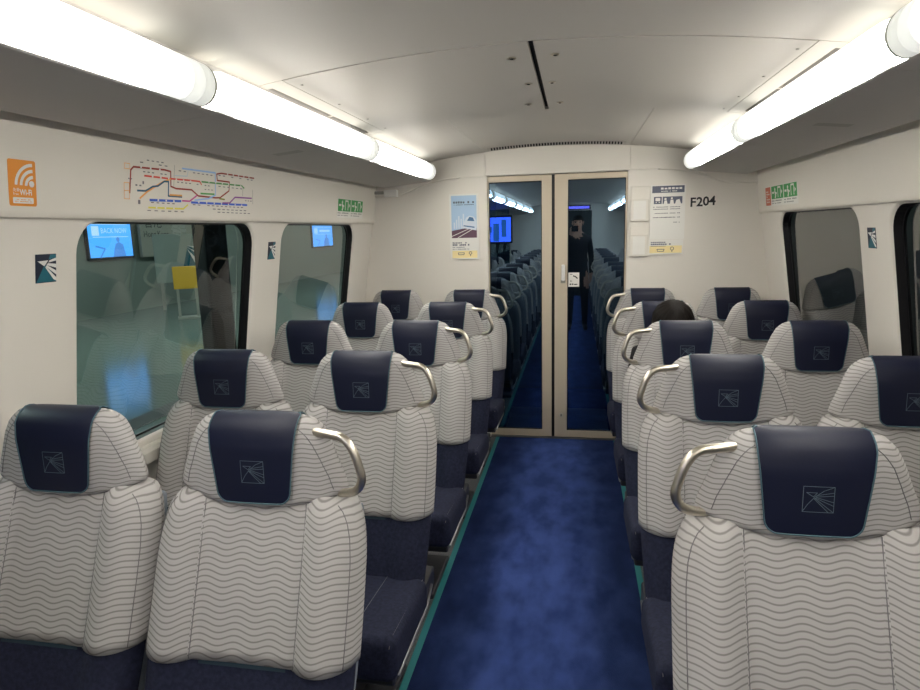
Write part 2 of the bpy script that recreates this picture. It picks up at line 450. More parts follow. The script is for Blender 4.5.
# perforated strip by the end wall
n = 30; V = []; F = []
for i in range(n+1):
    x = -.46+.92*i/n; V += [(x, 4.395, cz(x)), (x, 4.425, cz(x)-.017), (x, 4.440, cz(x)-.017), (x, 4.445, cz(x))]
for i in range(n):
    for k in range(3): F.append((4*i+k, 4*i+k+1, 4*i+k+5, 4*i+k+4))
F += [(0,1,2,3), (4*n+3,4*n+2,4*n+1,4*n)]
vs_ = mesh_obj('vent_strip', V, F, 'ceiling', ceiling, recalc=True)
parts = []
for i in range(46):
    x = -.43+.86*i/45
    def q(dx, t): return (x+dx, 4.395+.030*t-.0008, cz(x+dx)-.017*t-.0008)
    parts.append(([q(-.0055,.12), q(.0055,.12), q(.0055,.92), q(-.0055,.92)], [(0,3,2,1)]))
V, F = join_geo(parts); o = mesh_obj('vent_slots', V, F, 'gap_dark', vs_); o['kind'] = 'stuff'
for x in (-.36, .355):
    bm = bmesh.new(); bmesh.ops.create_uvsphere(bm, u_segments=10, v_segments=6, radius=.011)
    for v in bm.verts: v.co = v.co*Vector((1,1,1.1)) if False else v.co + Vector((x, 4.47, cz(x)-.006))
    bm_obj('catch', bm, 'white', ceiling, smooth=True)

# bulkhead under the lamps (luggage-rack soffit)
def soffit(side, name):
    prof = [(.905,2.10),(.900,1.945),(.884,1.934),(.882,1.928),(.890,1.925),(1.225,1.892),(1.238,1.889),(1.246,1.896),(1.25,1.91),(1.36,1.935),(1.36,2.12)]
    def strip(y0, y1):
        V = []; F = []; n = len(prof)
        for (x, z) in prof: V += [(side*x, y0, z), (side*x, y1, z)]
        for i in range(n-1): F.append((2*i, 2*i+1, 2*i+3, 2*i+2))
        F += [tuple(2*i for i in range(n)), tuple(2*i+1 for i in range(n-1, -1, -1))]
        return V, F
    cuts = [YB, -3.81, -2.42, -1.03, .36, 1.765, 3.155+.03, 4.52]
    root = None
    for a, b in zip(cuts[:-1], cuts[1:]):
        V, F = strip(a+.0012, b-.0012)
        if root is None: root = struct(mesh_obj(name, V, F, 'soffit', None, recalc=True))
        else: mesh_obj('soffit_panel', V, F, 'soffit', root, recalc=True)
    # small grille set into the soffit
    for yc in (2.55, -.2):
        gr = []
        for i in range(5):
            y = yc-.03+i*.0125
            gr.append(([(side*.985, y, 1.9151), (side*1.105, y, 1.9033), (side*1.105, y+.009, 1.9033), (side*.985, y+.009, 1.9151)], [(0,1,2,3)]))
        V, F = join_geo(gr); mesh_obj('grille', V, F, 'grey_trim', root)
    return root
soffit(-1, 'trim_1'); soffit(1, 'trim_2')

# lamps: a slim continuous core with fat domed covers
LAMPS = [(3.19, 4.44), (1.74, 3.135), (.30, 1.675), (-1.13, .25), (-2.56, -1.18), (-4.0, -2.62), (-5.4,-4.05)]
def lamp_section(sc):
    return [(sc*.049*math.cos(2*PI*i/24), sc*.056*math.sin(2*PI*i/24)) for i in range(24)]
def lamp(side, y0, y1, label):
    root = empty('ceiling_light', (side*.876, (y0+y1)/2, 1.984)); L2 = (y1-y0)/2
    def loft(stations, m, nm, smooth=True):
        V = []; F = []; n = 24
        for (y, sc) in stations:
            for (a, b) in lamp_section(sc): V.append((a, y, b))
        for i in range(len(stations)-1):
            for j in range(n): F.append((i*n+j, i*n+(j+1) % n, (i+1)*n+(j+1) % n, (i+1)*n+j))
        F += [tuple(range(n)), tuple(range((len(stations)-1)*n, len(stations)*n))]
        fm = []
        for f in F:
            cz_ = sum(V[i][2] for i in f)/len(f); fm.append(1 if cz_ > -.012 and len(f) == 4 else 0)
        return mesh_obj(nm, V, F, [m, 'diffuser_top' if m == 'diffuser' else m], root, smooth=smooth, recalc=True, fm=fm)
    loft([(-L2, .90), (-L2+.006, .97), (-L2+.02, 1.0), (-L2+.05, 1.0)], 'diffuser_1', 'diffuser_start')
    loft([(-L2+.05, 1.0), (-L2+.10, 1.0)], 'diffuser_0', 'diffuser_start')
    loft([(-L2+.10, 1.0), (L2-.26, 1.0)], 'diffuser', 'diffuser')
    for k in range(5):
        a, b = L2-.26+.05*k, L2-.26+.05*(k+1)
        loft([(a, 1.0), (b, 1.0-.006*(k == 4))], 'diffuser_%d' % k, 'end_cap')
    loft([(L2-.017, .985), (L2-.012, 1.01), (L2-.006, 1.0), (L2, .94)], 'collar', 'collar')
    # slim lit core reaching to the next lamp
    if y1 < 4: loft([(L2, .80), (L2+.062, .80)], 'diffuser', 'core')
    tag(root, label, 'ceiling light', 'ceiling lamps along the carriage')
ordn = ['next to the end wall', 'second from the end wall', 'third from the end wall']
for s, side_l in ((-1, 'route map'), (1, 'F204 marking')):
    for k, (a, b) in enumerate(LAMPS):
        if k < 3: lab = 'long white tubular ceiling lamp %s, on the %s side' % (ordn[k], side_l)
        else: lab = 'long white tubular ceiling lamp, %s behind the standing photographer, %s side' % (['first', 'second', 'third', 'fourth'][k-3], side_l)
        lamp(s, a, b, lab)

# ------------------------------------------------------------------ end wall with sliding doors
wall_end = struct(mesh_obj('wall_end', *join_geo([
    ([(-1.5,D,0),(-.492,D,0),(-.492,D,2.25),(-1.5,D,2.25)], [(0,1,2,3)]),
    ([(.492,D,0),(1.5,D,0),(1.5,D,2.25),(.492,D,2.25)], [(0,1,2,3)]),
    ([(-.492,D,1.95),(.492,D,1.95),(.492,D,2.25),(-.492,D,2.25)], [(0,1,2,3)]),
    ([(-.492,D,0),(-.492,D+.09,0),(-.492,D+.09,1.95),(-.492,D,1.95)], [(0,1,2,3)]),
    ([(.492,D,0),(.492,D,1.95),(.492,D+.09,1.95),(.492,D+.09,0)], [(0,1,2,3)]),
    ([(-.492,D,1.95),(-.492,D+.09,1.95),(.492,D+.09,1.95),(.492,D,1.95)], [(0,1,2,3)])]), 'wall'))
# header boards above the moulded line
up_out = [(-1.36,1.835),(-1.14,1.841),(-1.05,1.868),(-.986,1.893),(-.91,1.917),(-.835,1.932),(-.76,1.941),(-.686,1.945),(-.502,1.945)]
slab('header_board', up_out+[(-.502,2.2),(-1.36,2.2)], end_fn, .014, 'wall_upper', wall_end)
slab('header_board', [(-a, b+.006) for a, b in reversed(up_out)]+[(1.36,2.2),(.502,2.2)], end_fn, .014, 'wall_upper', wall_end)
slab('header_board', [(-.4985,1.953),(.4985,1.953),(.4985,2.2),(-.4985,2.2)], end_fn, .016, 'wall_upper', wall_end)
tube('moulding', smooth_path([end_fn(a, b, .012) for a, b in up_out[:-1]], 4), .007, 'wall', wall_end, 8)
tube('moulding', smooth_path([end_fn(-a, b+.006, .012) for a, b in up_out[:-1]], 4), .007, 'wall', wall_end, 8)
box('bracket_box', -1.25, -1.15, D-.05, D, 1.828, 1.878, 'white', wall_end, .006)
box('bracket_box', -1.36, -1.26, D-.035, D, 1.85, 1.872, 'grey_trim', wall_end, .004)
box('threshold', -.49, .49, D-.012, D+.09, .0, .012, 'rail_metal', wall_end)

def door_leaf(name, x0, x1, stile_l, stile_r, handed):
    y0, y1 = D+.012, D+.050; z0, z1 = .014, 1.945; rail_b, rail_t = .052, .040
    root = struct(box(name, x0, x0+stile_l, y0, y1, z0, z1, 'door_frame', None, .003))
    box('stile', x1-stile_r, x1, y0, y1, z0, z1, 'door_frame', root, .003)
    box('rail', x0+stile_l, x1-stile_r, y0, y1, z1-rail_t, z1, 'door_frame', root, .003)
    box('rail', x0+stile_l, x1-stile_r, y0, y1, z0, z0+rail_b, 'door_frame', root, .003)
    gx0, gx1, gz0, gz1, gy = x0+stile_l-.004, x1-stile_r+.004, z0+rail_b-.004, z1-rail_t+.004, y0+.016
    bm_v = [(gx0,gy,gz0),(gx1,gy,gz0),(gx1,gy,gz1),(gx0,gy,gz1),(gx0,gy+.006,gz0),(gx1,gy+.006,gz0),(gx1,gy+.006,gz1),(gx0,gy+.006,gz1)]
    mesh_obj('pane', bm_v, [(0,1,2,3),(7,6,5,4),(0,4,5,1),(1,5,6,2),(2,6,7,3),(3,7,4,0)], ['door_glass','clear_back'], root, fm=[0,1,1,1,1,1])
    tube('gasket', fillet([(gx0+.006,gy-.003,gz0+.006),(gx1-.006,gy-.003,gz0+.006),(gx1-.006,gy-.003,gz1-.006),(gx0+.006,gy-.003,gz1-.006),(gx0+.006,gy-.003,gz0+.008)], .01, 3), .004, 'black_rubber', root, 6)
    return root
d1 = door_leaf('door_1', -.490, -.031, .008, .070, 1)
d2 = door_leaf('door_2', -.010, .490, .092, .010, -1)
box('seal_strip', -.031, -.010, D+.02, D+.045, .014, 1.945, 'black_rubber', wall_end)
# recessed pull handle on the second leaf, its lock and the sticker on the glass
h = box('handle', .038, .064, D-.012, D+.014, 1.195, 1.312, 'white', d2, .008, 3)
box('handle_plate', .034, .068, D+.006, D+.013, 1.178, 1.200, 'grey_trim', d2, .002)
bm = bmesh.new(); bmesh.ops.create_cone(bm, cap_ends=True, segments=16, radius1=.016, radius2=.016, depth=.004, matrix=Matrix.Translation((.040, D+.011, .185)) @ Matrix.Rotation(PI/2, 4, 'X'))
lk = bm_obj('lock', bm, 'steel', d2)
box('keyhole', .037, .043, D+.0075, D+.009, .176, .194, 'gap_dark', lk)
def glass_fn(u, v, off): return (u, D+.0275-off, v)
st = tag(slab('door_sticker', rect(.088,1.150,.166,1.252)[0], glass_fn, .0012, 'paper'), 'white square sticker on the door glass beside the handle', 'sticker')
art('print', [rect(.098,1.163,.108,1.173), rect(.114,1.163,.124,1.173), rect(.130,1.163,.152,1.170), rect(.104,1.185,.110,1.196), stroke([(.124,1.228),(.140,1.222),(.152,1.210)], .008), stroke([(.100,1.240),(.116,1.240)], .004)], glass_fn, 'black_print', st, .0018)['kind'] = 'stuff'

# vestibule behind the doors
vest = struct(mesh_obj('wall_vestibule', [(-.62,D+.1,0),(-.62,6.1,0),(-.62,6.1,2.1),(-.62,D+.1,2.1),(.62,D+.1,0),(.62,6.1,0),(.62,6.1,2.1),(.62,D+.1,2.1)],
     [(0,1,2,3),(5,4,7,6),(1,5,6,2),(3,2,6,7)], 'station_dark'))
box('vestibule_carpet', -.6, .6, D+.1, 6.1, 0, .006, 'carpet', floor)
for i, (ya, za) in enumerate(((4.78,.03),(5.05,.05))):
    box('gangway_plate', -.40, .40, ya, ya+.22, .006, za, 'shell', vest, .004)

# rear bulkhead (seen only in reflections)
wall_rear = struct(mesh_obj('wall_rear', [(-1.6,YB,-.1),(1.6,YB,-.1),(1.6,YB,2.3),(-1.6,YB,2.3)], [(3,2,1,0)], 'wall'))
box('portal', -.48, .48, YB-.0, YB+.02, .0, 1.95, 'station_dark', wall_rear)
dsp = empty('led_display', (0, YB+.03, 2.02)); box('housing', -.45, .45, -.02, .02, -.05, .05, 'black_rubber', dsp); box('screen', -.42, .42, .019, .024, -.03, .03, 'led_violet', dsp)
tag(dsp, 'violet-blue glowing display strip above rear bulkhead, reflected in the glass doors', 'display')

# glazed draught partition and television behind the camera
part = empty('glass_partition', (-1.20, -1.42, 0))
box('pane', -.22, .24, -.004, .004, .35, 1.90, 'partition_glass', part); box('post', .235, .26, -.015, .015, 0.0, 1.93, 'steel', part, .004); box('base_panel', -.24, .235, -.012, .012, .0, .36, 'soffit', part)
tag(part, 'tall glass draught partition behind the television, reflected in the glass doors', 'partition')
tv = empty('television', (-1.13, -1.34, 1.57))
box('housing', -.30, .22, -.04, .0, -.23, .23, 'black_rubber', tv, .012); box('screen', -.275, .195, .0, .004, -.20, .20, 'tv_blue', tv); box('bracket', -.06, .0, -.075, -.03, -.05, .05, 'dark_base', tv)
art('screen_image', [rect(-.27,-.05,-.12,.05), rect(-.10,-.19,.0,.10), rect(.04,-.12,.12,.16)], lambda u, v, off: (u, .004+off, v), 'screen_dark', tv, .001)
tag(tv, 'television with a blue picture, reflected in the glass doors', 'television')

# ------------------------------------------------------------------ seats
def interp(tab, z):
    if z <= tab[0][0]: return tab[0][1]
    for (a, b), (c, d) in zip(tab[:-1], tab[1:]):
        if z <= c:
            t = (z-a)/(c-a); t = t if True else t; return b+(d-b)*t
    return tab[-1][1]
def yb(z): return .020-(.95-z)*.39            # front of the backrest at its centre
WB = [(.36,.256),(.45,.263),(.55,.2695),(.65,.2710),(.75,.2710),(.82,.270),(.87,.265),(.905,.256),(.93,.243),(.945,.229),(.957,.206)]
WH = [(.93,.220),(.945,.222),(.965,.220),(1.0,.212),(1.05,.197),(1.09,.182),(1.12,.166),(1.14,.147),(1.148,.134),(1.153,.116)]
def bolster(x, w):
    a = abs(x)
    if a < .128: return -.006*(1-(a/.128)**2)*-1*.6
    t = (a-.128)/(w-.128); return -.034*math.sin(PI*min(1, t*.93))**.8 if 0 < t < 1 else 0
def grid_pillow(prof, nu, ex, fy, name, m, bottom=None, fz=None, lean=0.0):
    """prof: list of (y, z, halfwidth, ymid, front flag) from front bottom over the top to back bottom"""
    V = []; F = []; ns = len(prof)
    us = [math.sin(PI/2*(-1+2*i/nu))*.35+(-1+2*i/nu)*.65 for i in range(nu+1)]
    for k, (y, z, wd, ym, fr) in enumerate(prof):
        for u in us:
            x = u*wd; e = (1-min(1, abs(u))**ex)**.5 if abs(u) < 1 else 0
            zz = z + (fz(x, z) if fz else 0)
            yy = ym+(y+(fy(x, wd) if fr else 0)-ym)*max(e, .06)+(zz-z)*lean
            V.append((x, yy, zz))
    k = nu+1
    for i in range(ns-1):
        for j in range(nu): F.append((i*k+j, i*k+j+1, (i+1)*k+j+1, (i+1)*k+j))
    for j in range(nu): F.append(((ns-1)*k+j, (ns-1)*k+j+1, j+1, j))
    F.append(tuple(i*k for i in range(ns))); F.append(tuple(i*k+nu for i in range(ns-1, -1, -1)))
    return V, F
def back_prof(z0, z1, th, top_r, inset=0, n=14):
    P = []
    for i in range(n+1):
        z = z0+(z1-top_r-z0)*i/n; P.append((yb(z)+inset, z, interp(WB, z)-inset, yb(z)+th*.55, True))
    for i in range(1, 8):
        a = PI*i/8; z = z1-top_r+top_r*math.sin(a); y = yb(z1)+th/2-(th/2-inset)*math.cos(a); P.append((y, z, interp(WB, z)-inset, yb(z)+th*.55, a < PI/2))
    for i in range(n, -1, -1):
        z = z0+(z1-top_r-z0)*i/n; P.append((yb(z)+th-inset, z, interp(WB, z)-inset, yb(z)+th*.55, False))
    return P
def hem(x, z):      # curved lower hem of the pale cover
    a = abs(x); q = min(1, max(0, (a-.115)/.10)); d = .004*q*q*(3-2*q)
    t = max(0, 1-(z-.597)/.20); return d*t
# headrest side profile
def yh(z): return .006+(z-.945)*.02 if z < 1.085 else .006+.14*.02+(z-1.085)*.22
def head_prof(off=0.0, z0=.936, zback=.944, n=12):
    P = []; th = .105; zt = 1.153
    zs = 1.105
    for i in range(n+1):
        z = z0+(zs-z0)*i/n; P.append((yh(z)-off, z, interp(WH, z), (.058+(z-.945)*.03), True))
    c = (yh(zs)+.052, zs)
    for i in range(1, 10):
        a = PI*i/10; z = zs+(zt-zs+off)*math.sin(a); y = c[0]-(.052+off)*math.cos(a); P.append((y, z, interp(WH, z), (.058+(z-.945)*.03), a < PI/2))
    for i in range(n, -1, -1):
        z = zback+(zs-zback)*i/n; P.append((yh(zs)+.104+off-(zs-z)*.10, z, interp(WH, z), (.058+(z-.945)*.03), False))
    return P
def head_y(x, wd): return .020*(x/.19)**2
def head_z(x, z): return (.024*(x/.19)**2)*max(0, 1-(z-.944)/.1)

def cover_profile():
    """(y, z, front) path of the leather cover just outside the headrest"""
    P = [(y, z, fr) for (y, z, wd, ym, fr) in head_prof(.0055, .948, 1.02)]
    return P
def cover_half(k, n, z, front):
    if not front: return .104
    w_ = .091+(z-.948)*(.111-.091)/.17
    r = .026
    if z < .948+r: w_ -= r-math.sqrt(max(0, r*r-(.948+r-z)**2))
    return min(w_, .112)
def cover_surf(x, z):   # front y of the cover
    wd = interp(WH, z); u = x/wd; ym = (.058+(z-.945)*.03); e = (1-abs(u)**5)**.5
    return ym+(yh(z)-.0055+head_y(x, wd)-ym)*e

def make_seat_meshes():
    M = {}
    V, F = grid_pillow(back_prof(.597, .957, .10, .028), 40, 7, bolster, '', '', fz=hem, lean=.39); M['backrest'] = (V, F)
    V, F = grid_pillow(back_prof(.365, .64, .090, .01, .007), 30, 7, lambda x, w_: bolster(x, w_)*.9, '', ''); M['lumbar'] = (V, F)
    V, F = grid_pillow(head_prof(), 26, 5, head_y, '', '', fz=head_z); M['headrest'] = (V, F)
    # cover as a thin sheet
    P = cover_profile(); nu = 16; V = []; F = []
    # finer steps along the rounded lower corners
    rows = []
    for zz in (.9485,.950,.953,.957,.962,.968,.976): rows.append((None, zz, True))
    rows += [(y, z, fr) for (y, z, fr) in P if not (fr and z < .980)]
    edge_l = []; edge_r = []
    for k, (y, z, fr) in enumerate(rows):
        hw = cover_half(k, len(rows), z, fr)
        for i in range(nu+1):
            x = (-1+2*i/nu)*hw
            if fr and z < 1.11: yy = cover_surf(x, z)
            else:
                wd = max(interp(WH, min(z, 1.153)), .118); u = min(.985, abs(x)/wd); e = (1-u**5)**.5; ym = (.058+(z-.945)*.03)
                yy = ym+((y)-ym)*e+(head_y(x, wd)*e if fr else 0)
            zz = z
            V.append((x, yy, zz))
        edge_l.append(V[-(nu+1)]); edge_r.append(V[-1])
    k = nu+1
    for i in range(len(rows)-1):
        for j in range(nu): F.append((i*k+j, i*k+j+1, (i+1)*k+j+1, (i+1)*k+j))
    M['cover'] = (V, F)
    bot = V[:nu+1]
    last = len([r for r in rows if r[2]])+6
    path = [Vector(p)+Vector((0,-.0012,0)) for p in (list(reversed(edge_l[:last]))+bot[1:-1]+edge_r[:last])]
    M['piping'] = tube_geo(path, .0018, 6)
    # embroidered emblem following the cover
    segs = []; x0, x1, z0, z1 = -.025, .033, 1.000, 1.054
    W_ = x1-x0; H_ = z1-z0
    def e(u, v): return (x0+u*W_, z0+v*H_)
    lines = [[(0,0),(1,0)],[(1,0),(1,1)],[(1,1),(0,1)],[(0,1),(0,0)],
             [(0,0),(.16,.30),(.38,.60),(.66,.84),(1,1)], [(.1,.76),(.45,.76),(.33,.60)], [(.1,.76),(.33,.60)],
             [(.45,.66),(1,.78)], [(.42,.60),(1,.66)], [(.42,.58),(1,.40)], [(.38,.56),(1,.26)], [(.38,.54),(.98,.02)], [(.34,.54),(.84,.0)]]
    for ln in lines:
        pts = []
        for a, b in zip(ln[:-1], ln[1:]):
            for i in range(5): t = i/5; pts.append(e(a[0]+(b[0]-a[0])*t, a[1]+(b[1]-a[1])*t))
        pts.append(e(*ln[-1])); q, f = stroke(pts, .0012)
        segs.append(([(x, cover_surf(x, z)-.0012, z) for x, z in q], f))
    M['emblem'] = join_geo(segs)
    # stitched seams of the backrest and the headrest
    segs = []
    for s in (-1, 1):
        for xx in (.131, .238):
            path = []
            for i in range(25):
                z = .600+(.942-.600)*i/24; wd = interp(WB, z); x = xx if xx < .2 else wd-.022
                u = x/wd; ym = yb(z)+.055; ee = (1-u**7)**.5
                zz = z+hem(x, z); path.append((s*x, ym+(yb(z)+bolster(x, wd)-ym)*ee-.0004+(zz-z)*.39, zz))
            segs.append(tube_geo(path, .0011, 5))
        path = []
        for i in range(18):
            z = .958+(1.128-.958)*i/17; wd = interp(WH, z); x = interp([(.958,.192),(1.0,.183),(1.05,.166),(1.09,.148),(1.115,.130),(1.128,.114)], z); u = min(.98, x/wd)
            ee = (1-u**5)**.5; ym = (.058+(z-.945)*.03)
            path.append((s*x, ym+(yh(z)+head_y(x, wd)-ym)*ee-.0006, z-.007+head_z(x, z)))
        segs.append(tube_geo(path, .0010, 5))
    M['seam'] = join_geo(segs)
    # teal tab below the hem
    q = []; f = []
    for i in range(13):
        x = -.11+.22*i/12
        for z in (.587, .601): q.append((x, yb(z)+.006-.0005, z))
    for i in range(12): f.append((2*i, 2*i+2, 2*i+3, 2*i+1))
    M['hem_tab'] = (q, f)
    # cushion: rounded wedge
    bm = bmesh.new(); bm_box(bm, -.268, .268, -.572, -.165, .298, .412, .030, 6)
    me = bpy.data.meshes.new('tmp')
    for v in bm.verts:
        t = (-.165-v.co.y)/.407; q = max(0, (v.co.z-.298)/.114)
        v.co.z += .012*t+.030*t*q
    bmesh.ops.recalc_face_normals(bm, faces=bm.faces); bm.to_mesh(me); bm.free()
    M['cushion'] = ([tuple(v.co) for v in me.vertices], [tuple(p.vertices) for p in me.polygons]); bpy.data.meshes.remove(me)
    segs = []
    for s in (-1, 1):
        segs.append(tube_geo([(s*.252, -.18, .4085), (s*.252, -.30, .4205), (s*.252, -.53, .4440), (s*.252, -.556, .440), (s*.252, -.569, .428)], .0013, 5))
        segs.append(tube_geo([(s*.13, -.18, .4135), (s*.13, -.30, .4260), (s*.13, -.54, .4505), (s*.13, -.560, .444), (s*.13, -.571, .430)], .0009, 5))
    M['cushion_piping'] = join_geo(segs)
    # shell behind
    P = []
    for i in range(13):
        z = .30+(.905-.30)*i/12; P.append((yb(z)+.085, z, interp(WB, z)-.016, yb(z)+.10, True))
    for i in range(1, 4): P.append((yb(.905)+.085+.011*i, .905+.004*math.sin(PI*i/4), interp(WB, .905)-.018, yb(.905)+.10, False))
    for i in range(12, -1, -1):
        z = .30+(.905-.30)*i/12; P.append((yb(z)+.125, z, interp(WB, z)-.018, yb(z)+.10, False))
    M['shell'] = grid_pillow(P, 20, 9, lambda x, w_: 0, '', '')
    bm = bmesh.new(); bm_box(bm, -.25, .25, -.53, -.12, .275, .305, .008); bm_box(bm, -.25, .25, -.16, .0, .29, .36, .008)
    me = bpy.data.meshes.new('tmp'); bm.to_mesh(me); bm.free(); M['frame'] = ([tuple(v.co) for v in me.vertices], [tuple(p.vertices) for p in me.polygons])
    M['side_rail'] = tube_geo([(.252, -.50, .292), (.252, -.14, .282), (.252, -.06, .32)], .006, 6)
    bm = bmesh.new(); bm_box(bm, -.05, .05, -.38, -.16, .0, .28, .012); bm_box(bm, -.16, .16, -.44, -.10, .0, .025, .008)
    bm.to_mesh(me); bm.free(); M['pedestal'] = ([tuple(v.co) for v in me.vertices], [tuple(p.vertices) for p in me.polygons]); bpy.data.meshes.remove(me)
    # grab handle, aisle on +x
    path = fillet([(.118,.064,1.108), (.150,.046,1.110), (.228,.032,1.104), (.252,.028,1.070), (.271,.024,1.006), (.254,.030,.973), (.210,.046,.958), (.170,.066,.956)], .022, 6)
    M['handle_l'] = tube_geo(path, .0105, 10)
    V, F = M['handle_l']; M['handle_r'] = ([(-v[0], v[1], v[2]) for v in V], [tuple(reversed(f)) for f in F])
    return M
SM = make_seat_meshes()
SPEC = [('backrest','fabric',1),('lumbar','navy_fabric',1),('headrest','head_fabric',1),('cushion','navy_fabric',1),('shell','shell',1),('frame','dark_base',0),('side_rail','rail_metal',1),('pedestal','dark_base',0),('handle_l','steel',1),('handle_r','steel',1),
        ('cover','leather',1),('piping','teal_piping',1),('emblem','logo_thread',0),('seam','stitch',1),('hem_tab','teal_tab',0),('cushion_piping','stitch',1)]
SMESH = {}
for nm, m, sm in SPEC:
    o = mesh_obj('proto', *SM[nm], m, None, smooth=bool(sm), recalc=nm not in ('cover','emblem','hem_tab'))
    SMESH[nm] = o.data; o.data.name = nm; bpy.data.objects.remove(o)
def part_of(parent, name, key):
    return link(bpy.data.objects.new(name, SMESH[key]), parent)
def seat(x, y, aisle, label, group, rz=0.0):
    r = empty('passenger_chair', (x, y, 0), rz)
    br = part_of(r, 'backrest', 'backrest'); part_of(br, 'seam_stitching', 'seam')['kind'] = 'stuff'; part_of(br, 'hem_tab', 'hem_tab')
    part_of(r, 'lumbar_panel', 'lumbar'); part_of(r, 'headrest', 'headrest').location = (0,0,-.007)
    c = part_of(r, 'headrest_cover', 'cover'); c.location = (0,0,-.007); part_of(c, 'piping', 'piping'); part_of(c, 'emblem', 'emblem')
    cu = part_of(r, 'cushion', 'cushion'); part_of(cu, 'piping', 'cushion_piping')['kind'] = 'stuff'
    part_of(r, 'back_shell', 'shell'); part_of(r, 'seat_frame', 'frame'); part_of(r, 'side_rail', 'side_rail'); part_of(r, 'side_rail', 'side_rail').location = (-.504,0,0); part_of(r, 'pedestal', 'pedestal')
    if aisle: part_of(r, 'grab_handle', 'handle_l' if aisle > 0 else 'handle_r')
    tag(r, label, 'seat', group)
    return r
Y0, SP = 1.2915, .7747
ROWN = ['fifth row from the end wall', 'fourth row from the end wall', 'third row from the end wall', 'second row from the end wall', 'row backing onto the end wall']
for i in range(5):
    y = Y0+SP*i
    for x, ai, sd in ((-.612, 1, 'route-map side'), (.625, -1, 'F204 side')):
        seat(x, y, ai, 'pale grey aisle seat with steel handle, %s, %s' % (ROWN[i], sd), 'train seats')
    for x, sd in ((-1.158, 'route-map side'), (1.1685, 'F204 side')):
        seat(x, y, 0, 'pale grey window seat without handle, %s, %s' % (ROWN[i], sd), 'train seats')
ORD = ['first', 'second', 'third', 'fourth', 'fifth', 'sixth']
for i in range(6):
    y = .08-SP*i
    for x, ai in ((-.612, 1), (.625, -1)):
        seat(x, y, ai, 'aisle seat with handle, %s row behind the photographer, %s, seen reflected' % (ORD[i], 'route-map side' if x < 0 else 'F204 side'), 'seats reflected in the glass doors')
    for x in (-1.158, 1.1685):
        if x < 0 and -1.9 < y < -1.1: continue
        seat(x, y, 0, 'window seat, %s row behind the photographer, %s, seen reflected' % (ORD[i], 'route-map side' if x < 0 else 'F204 side'), 'window seats behind the photographer')

# ------------------------------------------------------------------ signs and notices
def sticker_root(name, loc, label, cat='sticker'):
    r = empty(name, (0,0,0)); tag(r, label, cat); return r
LW = wall_fn(-1); RW = wall_fn(1); LL = lowwall_fn(-1); RL = lowwall_fn(1)
# Wi-Fi sticker
r = sticker_root('wifi_sticker', None, 'orange Wi-Fi sticker with white radio waves on wall panel')
slab('backing', rrect(1.468,1.668,1.556,1.790,.006)[0], LW, .0008, 'orange', r)
cx_, cy_ = 1.541, 1.722
art('symbol', [disc(cx_,cy_+.006,.0085)]+[ring_arc(cx_+.006, cy_, r0, r0+.0085, 92, 178) for r0 in (.020,.036,.052)], LW, 'white', r, .0014)
art('lettering', [text2d('Wi-Fi', .021, 1.5015, 1.698, squeeze=.82, bold=.0006), text2d('免費', .0105, 1.480, 1.7065), text2d('Free', .0095, 1.480, 1.697)], LW, 'white', r, .0014)
pl = art('label_strip', [rrect(1.479,1.675,1.545,1.691,.003)], LW, 'white', r, .0014)
art('small_print', [dashes(1.484,1.540,1.679,.0025,14,.7,3), dashes(1.490,1.535,1.684,.0025,10,.7,4)], LW, 'orange', r, .002)
# route map
MAPL = {'brown':[(1.934,1.726),(1.941,1.801),(1.955,1.812),(2.121,1.816),(2.155,1.813),(2.156,1.76),(2.187,1.754),(2.285,1.755),(2.33,1.734),(2.454,1.732),(2.487,1.734),(2.557,1.766),(2.559,1.803),(2.465,1.803),(2.46,1.828),(2.493,1.834),(2.77,1.834)],
'red':[(2.01,1.787),(2.138,1.787),(2.277,1.79),(2.34,1.79),(2.351,1.779)], 'orange':[(1.985,1.71),(2.023,1.734),(2.107,1.772),(2.153,1.786)],
'navy':[(1.972,1.735),(2.014,1.736),(2.053,1.753),(2.082,1.757),(2.117,1.775),(2.142,1.776),(2.14,1.725),(2.222,1.725)], 'orange2':[(2.149,1.729),(2.222,1.73)],
'lblue':[(2.225,1.83),(2.448,1.832),(2.451,1.743),(2.403,1.727),(2.305,1.716)], 'lblue2':[(2.18,1.8),(2.255,1.804),(2.262,1.824)],
'green':[(2.352,1.79),(2.458,1.791),(2.66,1.794),(2.682,1.784)], 'green2':[(2.345,1.744),(2.442,1.746)], 'blue':[(2.036,1.706),(2.215,1.709)],
'pink':[(2.224,1.711),(2.271,1.711),(2.319,1.735)], 'blue2':[(2.282,1.707),(2.709,1.711)], 'purple':[(2.506,1.713),(2.561,1.715),(2.605,1.741),(2.75,1.743)],
'yellow':[(2.028,1.68),(2.23,1.681),(2.259,1.697)], 'grey':[(2.176,1.837),(2.171,1.758)], 'olive':[(2.48,1.73),(2.52,1.728)], 'black':[(2.67,1.788),(2.668,1.749)], 'black2':[(2.756,1.781),(2.76,1.718)]}
r = sticker_root('route_map', None, 'multicoloured railway route map printed above the large window', 'route map')
art('backing', [rect(1.893,1.662,2.778,1.843)], LW, 'wall_upper', r, .0006)
thin = ('grey','black','black2','lblue2')
for k_, pts in MAPL.items():
    wd = .0018 if k_ in thin else (.0085 if k_ in ('blue','blue2') else .0062)
    art('route_line', [stroke(pts, wd)], LW, 'map_'+k_, r, .0012+.0001*list(MAPL).index(k_))
